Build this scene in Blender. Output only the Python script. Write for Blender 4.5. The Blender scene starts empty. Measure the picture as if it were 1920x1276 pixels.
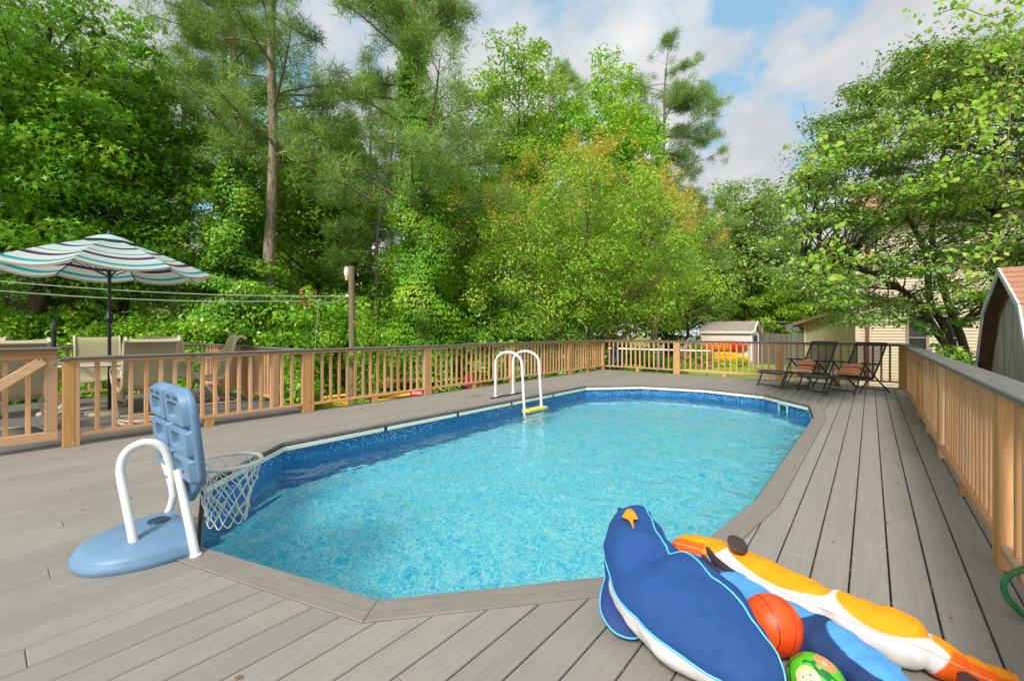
import bpy, bmesh, math, random
import numpy as np
from mathutils import Vector, Matrix, Quaternion, noise as mnoise
R = random.Random(7)
scn = bpy.context.scene
COL = scn.collection
PI = math.pi
# ------------------------------------------------------------------ camera
FPX, HZ, EYE = 820.0, 620.0, 1.18
TH = math.atan(672.0 / FPX)
CS, SN = math.cos(TH), math.sin(TH)
cam = bpy.data.cameras.new("camera"); cam_o = bpy.data.objects.new("camera", cam); COL.objects.link(cam_o)
cam.sensor_width = 36; cam.lens = FPX / 1920 * 36; cam.shift_y = -(638 - HZ) / 1920
cam.clip_start = 0.05; cam.clip_end = 600
cam_o.location = (0, 0, EYE); cam_o.rotation_euler = (PI / 2, 0, TH)
scn.camera = cam_o

def direction(px, py):
    a = (px - 960) / FPX; b = -(py - HZ) / FPX
    return Vector((a * CS - SN, a * SN + CS, b))
def at(px, Z):                      # ground position of a thing seen at column px, Z metres ahead
    d = direction(px, HZ); return Vector((d.x * Z, d.y * Z, 0))
def on(px, py, z=0.0):              # point at height z seen at (px, py)
    d = direction(px, py); return Vector((0, 0, EYE)) + d * ((z - EYE) / d.z)
def deep(px, py, Z):
    return Vector((0, 0, EYE)) + direction(px, py) * Z

# ------------------------------------------------------------------ world, sun, exposure
scn.view_settings.view_transform = 'Standard'; scn.view_settings.look = 'None'
scn.view_settings.exposure = 0.78; scn.view_settings.gamma = 1
scn.view_settings.use_curve_mapping = False
SUN_EL, SUN_AZ = math.radians(44), math.radians(165)      # azimuth clockwise from +Y: behind the camera
sun = bpy.data.lights.new("sun", 'SUN'); sun.energy = 2.5; sun.angle = math.radians(14); sun.color = (1, .965, .91)
sun_o = bpy.data.objects.new("sun", sun); COL.objects.link(sun_o)
sd = Vector((math.sin(SUN_AZ) * math.cos(SUN_EL), math.cos(SUN_AZ) * math.cos(SUN_EL), math.sin(SUN_EL)))
sun_o.rotation_euler = sd.to_track_quat('Z', 'Y').to_euler()
sun_o.location = sd * 40

class NT:
    def __init__(s, tree): s.t = tree; s.t.nodes.clear()
    def n(s, typ, **kw):
        nd = s.t.nodes.new(typ)
        for k, v in kw.items():
            if k == 'ins':
                for kk, vv in v.items():
                    if isinstance(vv, bpy.types.NodeSocket): s.t.links.new(vv, nd.inputs[kk])
                    else: nd.inputs[kk].default_value = vv
            else: setattr(nd, k, v)
        return nd
    def l(s, a, b): s.t.links.new(a, b)
    def math(s, op, a, b=None, c=None, clamp=False):
        nd = s.t.nodes.new('ShaderNodeMath'); nd.operation = op; nd.use_clamp = clamp
        for i, v in enumerate((a, b, c)):
            if v is None: continue
            if isinstance(v, bpy.types.NodeSocket): s.l(v, nd.inputs[i])
            else: nd.inputs[i].default_value = v
        return nd.outputs[0]
    def vmath(s, op, a, b=None):
        nd = s.t.nodes.new('ShaderNodeVectorMath'); nd.operation = op
        for i, v in enumerate((a, b)):
            if v is None: continue
            if isinstance(v, bpy.types.NodeSocket): s.l(v, nd.inputs[i])
            else: nd.inputs[i].default_value = v
        return nd
    def mix(s, f, a, b, blend='MIX'):
        nd = s.t.nodes.new('ShaderNodeMix'); nd.data_type = 'RGBA'; nd.blend_type = blend
        for i, v in ((0, f), (6, a), (7, b)):
            if isinstance(v, bpy.types.NodeSocket): s.l(v, nd.inputs[i])
            elif i == 0: nd.inputs[0].default_value = v
            else: nd.inputs[i].default_value = (*v[:3], 1)
        return nd.outputs[2]
    def ramp(s, f, stops, interp='LINEAR'):
        nd = s.t.nodes.new('ShaderNodeValToRGB'); cr = nd.color_ramp; cr.interpolation = interp
        while len(cr.elements) < len(stops): cr.elements.new(.5)
        for e, (p, c) in zip(cr.elements, stops):
            e.position = p; e.color = (c, c, c, 1) if isinstance(c, (int, float)) else (*c[:3], 1)
        s.l(f, nd.inputs[0]); return nd.outputs[0]
    def noise(s, vec=None, scale=5, detail=4, rough=.5, dist=0, dim='3D'):
        nd = s.t.nodes.new('ShaderNodeTexNoise'); nd.noise_dimensions = dim
        if vec is not None: s.l(vec, nd.inputs['Vector'])
        nd.inputs['Scale'].default_value = scale; nd.inputs['Detail'].default_value = detail
        nd.inputs['Roughness'].default_value = rough; nd.inputs['Distortion'].default_value = dist
        return nd.outputs[0]

world = bpy.data.worlds.new("World"); scn.world = world; world.use_nodes = True
w = NT(world.node_tree)
sky = w.n('ShaderNodeTexSky', sky_type='NISHITA', sun_disc=False, sun_elevation=SUN_EL, sun_rotation=SUN_AZ)
sky.air_density = 1.1; sky.dust_density = .8
tc = w.n('ShaderNodeTexCoord'); sep = w.n('ShaderNodeSeparateXYZ', ins={0: tc.outputs['Generated']})
zz = w.math('ADD', w.math('MAXIMUM', sep.outputs[2], 0.0), .28)
cp = w.n('ShaderNodeCombineXYZ', ins={0: w.math('DIVIDE', sep.outputs[0], zz), 1: w.math('DIVIDE', sep.outputs[1], zz), 2: 3.7})
n1 = w.noise(cp.outputs[0], 1.7, 10, .58, .1)
wn = w.n('ShaderNodeTexNoise', ins={'Vector': cp.outputs[0], 'Scale': 2.6, 'Detail': 5.0, 'Roughness': .6})
ws = w.vmath('SCALE', w.vmath('SUBTRACT', wn.outputs['Color'], (.5, .5, .5)).outputs[0]); ws.inputs['Scale'].default_value = .34
wdir = w.vmath('ADD', w.vmath('NORMALIZE', tc.outputs['Generated']).outputs[0], ws.outputs[0]).outputs[0]
n2 = w.noise(w.vmath('ADD', cp.outputs[0], (.05, -.06, .8)).outputs[0], 1.7, 7, .52, .1)
bias = None
def gap(px, py, size, amt):         # a patch of clearer or thicker sky at a given direction
    global bias
    d = direction(px, py).normalized()
    dist = w.vmath('DISTANCE', wdir, tuple(d)).outputs['Value']
    g = w.math('EXPONENT', w.math('MULTIPLY', w.math('MULTIPLY', dist, dist), -1 / (size * size)))
    g = w.math('MULTIPLY', g, amt)
    bias = g if bias is None else w.math('ADD', bias, g)
gap(1560, 70, .07, -.30); gap(1350, 20, .07, -.26); gap(1440, 238, .06, -.28); gap(1330, 250, .07, -.3); gap(1540, 300, .06, -.2)
gap(1400, 290, .05, .3); gap(1500, 335, .05, -.1); gap(480, 180, .2, -.28); gap(640, 130, .12, -.12); gap(1250, 110, .12, .15)
gap(1450, 140, .08, .2); gap(1750, 120, .15, .12); gap(60, 300, .3, .1)
m = w.math('ADD', w.math('ADD', w.math('MULTIPLY', w.math('SUBTRACT', n1, .5), 1.5), .64), bias)
mask = w.ramp(m, [(.42, 0), (.52, .75), (.62, 1)])
shade = w.ramp(n2, [(.36, (.37, .38, .40)), (.5, (.485, .492, .503)), (.60, (.60, .60, .597))])
skyc = w.vmath('MULTIPLY', sky.outputs[0], (.10, .092, .085)).outputs[0]
skyc = w.mix(.6, skyc, (.23, .43, .59))
final = w.mix(mask, skyc, shade)
bg = w.n('ShaderNodeBackground', ins={0: final, 1: 1.0}); wo = w.n('ShaderNodeOutputWorld', ins={0: bg.outputs[0]})

# ------------------------------------------------------------------ materials
def s2l(c): return tuple((v / 255 / 12.92 if v / 255 <= .04045 else ((v / 255 + .055) / 1.055) ** 2.4) for v in c)
MATS = {}
def material(name, fn):
    if name in MATS: return MATS[name]
    m = bpy.data.materials.new(name); m.use_nodes = True
    t = NT(m.node_tree); out = t.n('ShaderNodeOutputMaterial'); sh = fn(t); t.l(sh, out.inputs[0])
    MATS[name] = m; return m
def pbsdf(t, color, rough=.5, bump=None, strength=.2, dist=.01, metal=0, spec=.5, **kw):
    p = t.n('ShaderNodeBsdfPrincipled')
    if isinstance(color, bpy.types.NodeSocket): t.l(color, p.inputs['Base Color'])
    else: p.inputs['Base Color'].default_value = (*color[:3], 1)
    if isinstance(rough, bpy.types.NodeSocket): t.l(rough, p.inputs['Roughness'])
    else: p.inputs['Roughness'].default_value = rough
    p.inputs['Metallic'].default_value = metal; p.inputs['Specular IOR Level'].default_value = spec
    for k, v in kw.items(): p.inputs[k.replace('_', ' ')].default_value = v
    if bump is not None:
        b = t.n('ShaderNodeBump', ins={'Height': bump, 'Strength': strength, 'Distance': dist}); t.l(b.outputs[0], p.inputs['Normal'])
    return p.outputs[0]
def shifted(t, scale=(1, 1, 1), random_shift=True):
    tc = t.n('ShaderNodeTexCoord'); v = tc.outputs['Object']
    if random_shift:
        oi = t.n('ShaderNodeObjectInfo'); r = oi.outputs['Random']
        c = t.n('ShaderNodeCombineXYZ', ins={0: t.math('MULTIPLY', r, 17.0), 1: t.math('MULTIPLY', r, 31.0), 2: t.math('MULTIPLY', r, 7.0)})
        v = t.vmath('ADD', v, c.outputs[0]).outputs[0]
        rr = r
    else: rr = None
    return t.vmath('MULTIPLY', v, scale).outputs[0], rr, v
def plain(name, c, rough=.5, var=.12, scale=12, bumps=.05, metal=0, spec=.5, **kw):
    def f(t):
        v, r, _ = shifted(t)
        n = t.noise(v, scale, 5, .6)
        c1 = t.mix(t.ramp(n, [(.3, 0), (.7, 1)]), tuple(x * (1 - var) for x in c), tuple(min(1, x * (1 + var)) for x in c))
        n2 = t.noise(v, scale * 12, 3, .6)
        return pbsdf(t, c1, t.math('ADD', t.math('MULTIPLY', n, .15), rough - .07), n2, bumps, .01, metal, spec, **kw)
    return material(name, f)
def wood(name, c1, c2, cknot, grain=(60, 60, 3), rough=.75, weather=None):
    def f(t):
        v, r, raw = shifted(t, grain)
        n = t.noise(v, 1, 5, .65, 1.2)
        col = t.mix(t.ramp(n, [(.32, 0), (.66, 1)]), c1, c2)
        n3 = t.noise(t.vmath('MULTIPLY', raw, tuple(g / 6 for g in grain)).outputs[0], 1, 2, .5, .5)
        col = t.mix(t.ramp(n3, [(.55, 0), (.75, .7)]), col, cknot)
        col = t.mix(t.ramp(r, [(0, .05), (1, .7)]), col, weather or c1)
        vo = t.n('ShaderNodeTexVoronoi', ins={'Vector': raw, 'Scale': 5.5}); kn = t.ramp(vo.outputs['Distance'], [(.04, .8), (.10, 0)])
        col = t.mix(kn, col, tuple(x * .35 for x in cknot))
        br = t.math('ADD', .82, t.math('MULTIPLY', t.math('FRACT', t.math('MULTIPLY', r, 13.7)), .36))
        col = t.vmath('SCALE', col); col.inputs['Scale'].default_value = 1; t.l(br, col.inputs['Scale']); col = col.outputs[0]
        return pbsdf(t, col, rough, n, .35, .004)
    return material(name, f)
M_wood_v = wood('railing_wood', s2l((220, 168, 112)), s2l((192, 134, 78)), s2l((150, 90, 46)), (70, 70, 4), .75, s2l((206, 174, 142)))
M_wood_x = wood('railing_wood_long', s2l((216, 166, 112)), s2l((190, 136, 84)), s2l((150, 94, 52)), (3, 60, 60), .75, s2l((206, 178, 150)))
M_post = wood('post_wood', s2l((216, 168, 96)), s2l((178, 124, 58)), s2l((140, 88, 36)), (40, 40, 3.2), .7, s2l((205, 160, 100)))
M_greywood = wood('weathered_fence_wood', s2l((140, 132, 118)), s2l((104, 98, 86)), s2l((80, 76, 64)), (40, 40, 3), .9)
M_picnic = wood('picnic_wood', s2l((176, 110, 72)), s2l((140, 80, 50)), s2l((110, 62, 38)), (3, 40, 40), .8)

def composite(name, base, dark, along=1):
    def f(t):
        sc = (95, 2.2, 30) if along == 1 else (2.2, 95, 30)
        v, r, raw = shifted(t, sc)
        n = t.noise(v, 1, 6, .7, .8)
        big = t.noise(raw, 1.4, 5, .6)
        mid = t.noise(raw, 9, 4, .6)
        col = t.mix(t.ramp(n, [(.35, 0), (.62, 1)]), dark, base)
        col = t.mix(t.ramp(big, [(.35, .0), (.7, .35)]), col, tuple(x * .72 for x in base))
        col = t.mix(t.ramp(mid, [(.52, 0), (.8, .22)]), col, tuple(min(1, x * 1.35) for x in base))
        br = t.math('ADD', .94, t.math('MULTIPLY', r, .12))
        sp = t.noise(raw, 55, 2, .5); col = t.mix(t.ramp(sp, [(.74, 0), (.78, .35)]), col, s2l((212, 200, 180)))
        st = t.noise(t.vmath('MULTIPLY', raw, (3, 3, 3)).outputs[0], 3, 2, .5, 1.5); col = t.mix(t.ramp(st, [(.70, 0), (.78, .25)]), col, s2l((128, 98, 66)))
        if name == 'composite_board':      # damp marks by the ladder
            tw = t.n('ShaderNodeTexCoord').outputs['Object']; wn_ = t.n('ShaderNodeTexNoise', ins={'Vector': tw, 'Scale': 5.0, 'Detail': 4.0})
            dd = t.vmath('DISTANCE', t.vmath('MULTIPLY', tw, (1, .5, 1)).outputs[0], (on(890, 742).x, on(890, 742).y * .5, 0)).outputs['Value']
            wet = t.ramp(t.math('ADD', t.math('MULTIPLY', dd, 1.3), wn_.outputs[0]), [(.62, .5), (.70, 0)]); col = t.mix(wet, col, tuple(x * .5 for x in base))
        sca = t.vmath('SCALE', col); t.l(br, sca.inputs['Scale'])
        return pbsdf(t, sca.outputs[0], t.math('ADD', .48, t.math('MULTIPLY', mid, .25)), n, .3, .003, spec=.35)
    return material(name, f)
DECKC = s2l((148, 143, 135)); DECKD = s2l((136, 131, 123))
M_deck = composite('composite_board', DECKC, DECKD, 1)
M_trim = composite('composite_trim', s2l((142, 136, 128)), s2l((126, 120, 112)), 2)
M_cap = composite('railing_cap', s2l((118, 117, 114)), s2l((100, 99, 97)), 2)
M_patio = composite('patio_board', s2l((116, 114, 110)), s2l((100, 98, 95)), 1)
M_white = plain('white_plastic', (.80, .80, .77), .3, .04, 6, .02)
M_rope = plain('white_rope', (.78, .78, .75), .8, .08, 60, .2)
M_hoopblue = plain('blue_moulded_plastic', s2l((104, 138, 168)), .45, .07, 8, .06)
M_cream = plain('cream_coping', s2l((240, 236, 216)), .35, .06, 5, .03)
M_dark = plain('dark_rubber', (.02, .025, .028), .5)
M_black = plain('black_metal', (.018, .018, .02), .35, .2)
M_tan = plain('tan_painted_metal', s2l((196, 182, 158)), .4, .06)
M_yellow = plain('yellow_plastic', s2l((232, 208, 90)), .4, .06)
M_steel = plain('galvanised_steel', (.45, .46, .47), .35, .15, 30, .05, metal=.8)
M_red = plain('red_plastic', s2l((205, 25, 25)), .4)
M_redwood = plain('red_painted_wood', s2l((150, 42, 48)), .6)
M_kyel = plain('kayak_yellow', s2l((245, 176, 20)), .35)
M_kora = plain('kayak_orange', s2l((242, 128, 22)), .35)
M_kred = plain('kayak_red', s2l((222, 44, 30)), .35)
M_bluep = plain('blue_plastic', s2l((30, 84, 150)), .35)
M_bluedoor = plain('blue_door_paint', s2l((38, 66, 120)), .5)
M_siding = plain('tan_siding', s2l((206, 190, 160)), .6, .05, 3, .02)
M_sidingw = plain('white_siding', s2l((228, 222, 212)), .6, .05, 3, .02)
M_trimw = plain('white_trim', (.75, .74, .72), .5, .04)
M_brown = plain('brown_paint', s2l((120, 66, 48)), .6)
M_glass = plain('dark_window_glass', (.03, .035, .035), .08, .3, 2, 0, spec=.8)
M_green_hose = plain('green_hose_rubber', s2l((34, 116, 66)), .35, .1, 20)
M_teal = plain('teal_metal', s2l((70, 140, 130)), .5)
M_wire = plain('cable_grey', (.38, .38, .38), .5)
M_pole = wood('utility_pole_wood', s2l((146, 130, 104)), s2l((112, 98, 76)), s2l((84, 74, 56)), (30, 30, 1.5), .9)
M_pink = plain('pink_petals', s2l((240, 130, 165)), .6, .15, 30)
M_redfl = plain('red_petals', s2l((232, 66, 30)), .6, .15, 30)
M_soil = plain('bare_soil', s2l((150, 122, 98)), .95, .25, 2, .3)
M_dry = plain('dry_leaf', s2l((150, 96, 50)), .8, .3)

def roofmat(name, c):
    def f(t):
        v, r, raw = shifted(t)
        n = t.noise(v, 60, 3, .7); n2 = t.noise(v, 2.5, 4, .6)
        col = t.mix(t.ramp(n, [(.35, 0), (.65, 1)]), tuple(x * .6 for x in c), tuple(x * 1.2 for x in c))
        col = t.mix(t.ramp(n2, [(.4, 0), (.7, .5)]), col, tuple(x * .6 for x in c))
        return pbsdf(t, col, .9, n, .5, .01)
    return material(name, f)
M_roof = roofmat('grey_shingle', s2l((166, 156, 142))); M_roofb = roofmat('brown_shingle', s2l((190, 138, 108)))
def f_stain(t):
    v, r, raw = shifted(t, (5, 5, .7), False)
    n = t.noise(v, 1.6, 7, .65, .8); n2 = t.noise(raw, 45, 4, .7); n3 = t.noise(raw, 2, 4, .6)
    col = t.mix(t.ramp(n, [(.36, 0), (.62, 1)]), s2l((136, 128, 116)), s2l((186, 190, 184)))
    col = t.mix(t.ramp(n2, [(.52, 0), (.62, .75)]), col, s2l((92, 82, 70)))
    col = t.mix(t.ramp(n3, [(.5, 0), (.75, .35)]), col, s2l((190, 204, 200)))
    return pbsdf(t, col, .9, n2, .4, .01)
M_stain = material('mildewed_plywood', f_stain)
def f_bark(c1, c2):
    def f(t):
        v, r, raw = shifted(t, (9, 9, 2.2))
        n = t.noise(v, 1.6, 6, .65, .6)
        col = t.mix(t.ramp(n, [(.35, 0), (.65, 1)]), c1, c2)
        return pbsdf(t, col, .95, n, .9, .05)
    return f
M_bark = material('pine_bark', f_bark(s2l((96, 84, 70)), s2l((172, 156, 134))))
M_barkd = material('dark_bark', f_bark(s2l((52, 44, 34)), s2l((104, 90, 70))))
M_barkl = material('smooth_pale_bark', f_bark(s2l((120, 98, 68)), s2l((168, 146, 112))))

def leafmat(name, stops, transl=.35, gloss=.25, rough=.45):
    def f(t):
        a = t.n('ShaderNodeAttribute', attribute_name='tone')
        tcx = t.n('ShaderNodeTexCoord'); n = t.noise(tcx.outputs['Object'], .9, 3, .6)
        fac = t.math('ADD', t.math('MULTIPLY', a.outputs['Fac'], .75), t.math('MULTIPLY', t.math('SUBTRACT', n, .38), 1.0), clamp=True)
        col = t.ramp(fac, stops)
        p = t.n('ShaderNodeBsdfPrincipled', ins={'Base Color': col, 'Roughness': rough, 'Specular IOR Level': gloss})
        tr = t.n('ShaderNodeBsdfTranslucent', ins={'Color': t.mix(.45, col, (.42, .56, .05))})
        mx = t.n('ShaderNodeMixShader', ins={0: transl, 1: p.outputs[0], 2: tr.outputs[0]})
        return mx.outputs[0]
    return material(name, f)
KR = 2.15
G = lambda *s: [(p, tuple(min(.66, v * k + .004) for v, k in zip(s2l(c), (KR, 1.72, 1.7)))) for p, c in s]
L_gum = leafmat('sweetgum_leaf', G((0, (38, 76, 20)), (.35, (64, 118, 28)), (.7, (98, 160, 38)), (1, (150, 198, 62))))
L_oak = leafmat('broad_leaf', G((0, (50, 88, 22)), (.4, (88, 138, 34)), (.75, (124, 172, 46)), (1, (166, 200, 78))))
L_ivy = leafmat('ivy_leaf', G((0, (28, 66, 14)), (.4, (56, 108, 20)), (.75, (98, 152, 28)), (1, (156, 190, 50))), .25, .4, .35)
L_shrub = leafmat('shrub_leaf', G((0, (46, 88, 20)), (.4, (80, 138, 30)), (.75, (122, 176, 44)), (1, (172, 212, 80))), .35, .35)
L_laurel = leafmat('laurel_leaf', G((0, (34, 72, 18)), (.4, (64, 118, 28)), (.75, (112, 164, 44)), (1, (176, 208, 112))), .2, .6, .28)
KR = 1.75
L_myrtle = leafmat('crepe_myrtle_leaf', G((0, (84, 118, 34)), (.45, (114, 154, 46)), (.75, (146, 176, 56)), (1, (176, 190, 76))), .35, .3)
L_myrtip = leafmat('crepe_myrtle_tip', G((0, (150, 150, 46)), (.5, (186, 146, 56)), (1, (204, 120, 62))), .35, .3)
L_pine = leafmat('pine_needle', G((0, (60, 86, 36)), (.5, (94, 124, 54)), (1, (134, 160, 80))), .2, .3)
KR = 1.8
L_holly = leafmat('evergreen_leaf', G((0, (48, 76, 34)), (.4, (82, 114, 50)), (.75, (118, 150, 66)), (1, (172, 194, 124))), .2, .65, .25)
L_bright = leafmat('young_leaf', G((0, (78, 112, 20)), (.4, (124, 160, 30)), (.8, (164, 192, 46)), (1, (194, 210, 70))), .45, .3)
L_vine = leafmat('vine_leaf', G((0, (76, 124, 32)), (.4, (112, 158, 46)), (.8, (146, 190, 66)), (1, (182, 206, 96))), .45, .3)
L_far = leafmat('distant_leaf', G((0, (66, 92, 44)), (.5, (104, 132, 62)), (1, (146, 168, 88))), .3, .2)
def f_grass(t):
    v, r, raw = shifted(t, (1, 1, 1), False)
    n = t.noise(raw, .5, 5, .65); n2 = t.noise(raw, 30, 3, .7)
    col = t.ramp(n, [(.3, s2l((110, 138, 34))), (.5, s2l((140, 168, 38))), (.7, s2l((168, 184, 66)))])
    col = t.mix(t.ramp(n2, [(.4, 0), (.7, .4)]), col, s2l((84, 112, 26)))
    return pbsdf(t, col, .9, n2, .6, .03)
M_grass = material('lawn', f_grass)
L_grass = leafmat('grass_blade', G((0, (96, 128, 28)), (.5, (140, 172, 36)), (1, (180, 200, 70))), .35, .2)
def f_floor(t):       # woods floor: litter and weeds
    v, r, raw = shifted(t, (1, 1, 1), False)
    n = t.noise(raw, .35, 6, .7); n2 = t.noise(raw, 14, 4, .7)
    col = t.ramp(n, [(.35, s2l((96, 120, 38))), (.5, s2l((122, 140, 50))), (.65, s2l((150, 132, 84)))])
    col = t.mix(t.ramp(n2, [(.4, 0), (.7, .5)]), col, s2l((90, 86, 48)))
    return pbsdf(t, col, .95, n2, .6, .05)
M_ground = material('ground_cover', f_floor)

# liner: printed pebble pattern on vinyl, floor net also has water caustics painted in
def f_liner_floor(t):
    v, r, raw = shifted(t, (1, 1, 1), False)
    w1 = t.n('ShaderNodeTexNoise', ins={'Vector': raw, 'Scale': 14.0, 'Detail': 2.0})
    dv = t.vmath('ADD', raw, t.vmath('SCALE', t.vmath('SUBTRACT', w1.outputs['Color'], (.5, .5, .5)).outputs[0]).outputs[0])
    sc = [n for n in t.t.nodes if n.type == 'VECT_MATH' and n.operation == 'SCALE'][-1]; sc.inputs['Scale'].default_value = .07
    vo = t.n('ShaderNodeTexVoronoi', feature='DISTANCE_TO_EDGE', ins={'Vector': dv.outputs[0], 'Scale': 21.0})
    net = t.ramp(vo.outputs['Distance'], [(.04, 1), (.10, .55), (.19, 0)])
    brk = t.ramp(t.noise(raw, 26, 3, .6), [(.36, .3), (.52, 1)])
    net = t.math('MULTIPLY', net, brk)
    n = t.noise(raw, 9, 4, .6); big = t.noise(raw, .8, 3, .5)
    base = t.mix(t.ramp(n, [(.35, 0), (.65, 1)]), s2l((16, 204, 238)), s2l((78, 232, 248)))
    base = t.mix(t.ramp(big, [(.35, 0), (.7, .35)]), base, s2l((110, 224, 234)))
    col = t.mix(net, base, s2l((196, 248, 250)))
    return pbsdf(t, col, .5)
def f_liner_wall(t):
    v, r, raw = shifted(t, (1, 1, 1), False)
    n = t.noise(raw, 55, 3, .7); n2 = t.noise(raw, 5, 3, .6)
    col = t.mix(t.ramp(n, [(.38, 0), (.6, 1)]), s2l((6, 78, 140)), s2l((40, 132, 190)))
    col = t.mix(t.ramp(n2, [(.4, 0), (.7, .35)]), col, s2l((20, 96, 150)))
    vo = t.n('ShaderNodeTexVoronoi', ins={'Vector': raw, 'Scale': 48.0})
    sp = t.ramp(vo.outputs['Distance'], [(.26, 1), (.36, 0)])
    pick = t.n('ShaderNodeSeparateColor', ins={0: vo.outputs['Color']})
    sp = t.math('MULTIPLY', sp, t.ramp(pick.outputs[0], [(.38, 0), (.42, 1)]))
    sep = t.n('ShaderNodeSeparateXYZ', ins={0: raw})
    band = t.ramp(t.math('MULTIPLY', sep.outputs[2], -1), [(.20, 1), (.27, .12)])
    col = t.mix(t.math('MULTIPLY', sp, band), col, s2l((200, 232, 240)))
    return pbsdf(t, col, .35)
M_lfloor = material('liner_floor_print_caustics', f_liner_floor); M_lwall = material('liner_wall_print', f_liner_wall)
def f_water(t):
    v, r, raw = shifted(t, (1, 1, 1), False)
    a = t.noise(t.vmath('MULTIPLY', raw, (1, 1.0, 1)).outputs[0], 2.2, 2, .5, .8)
    b = t.noise(t.vmath('MULTIPLY', raw, (1.2, 1.0, 1)).outputs[0], 9, 2, .5, .4)
    h = t.math('ADD', t.math('MULTIPLY', a, 1.0), t.math('MULTIPLY', b, .10))
    bp = t.n('ShaderNodeBump', ins={'Height': h, 'Strength': .85, 'Distance': .048})
    g = t.n('ShaderNodeBsdfGlass', ins={'Color': (.88, .99, 1, 1), 'IOR': 1.33, 'Roughness': 0.0, 'Normal': bp.outputs[0]})
    return g.outputs[0]
M_water = material('pool_water', f_water)

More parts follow.
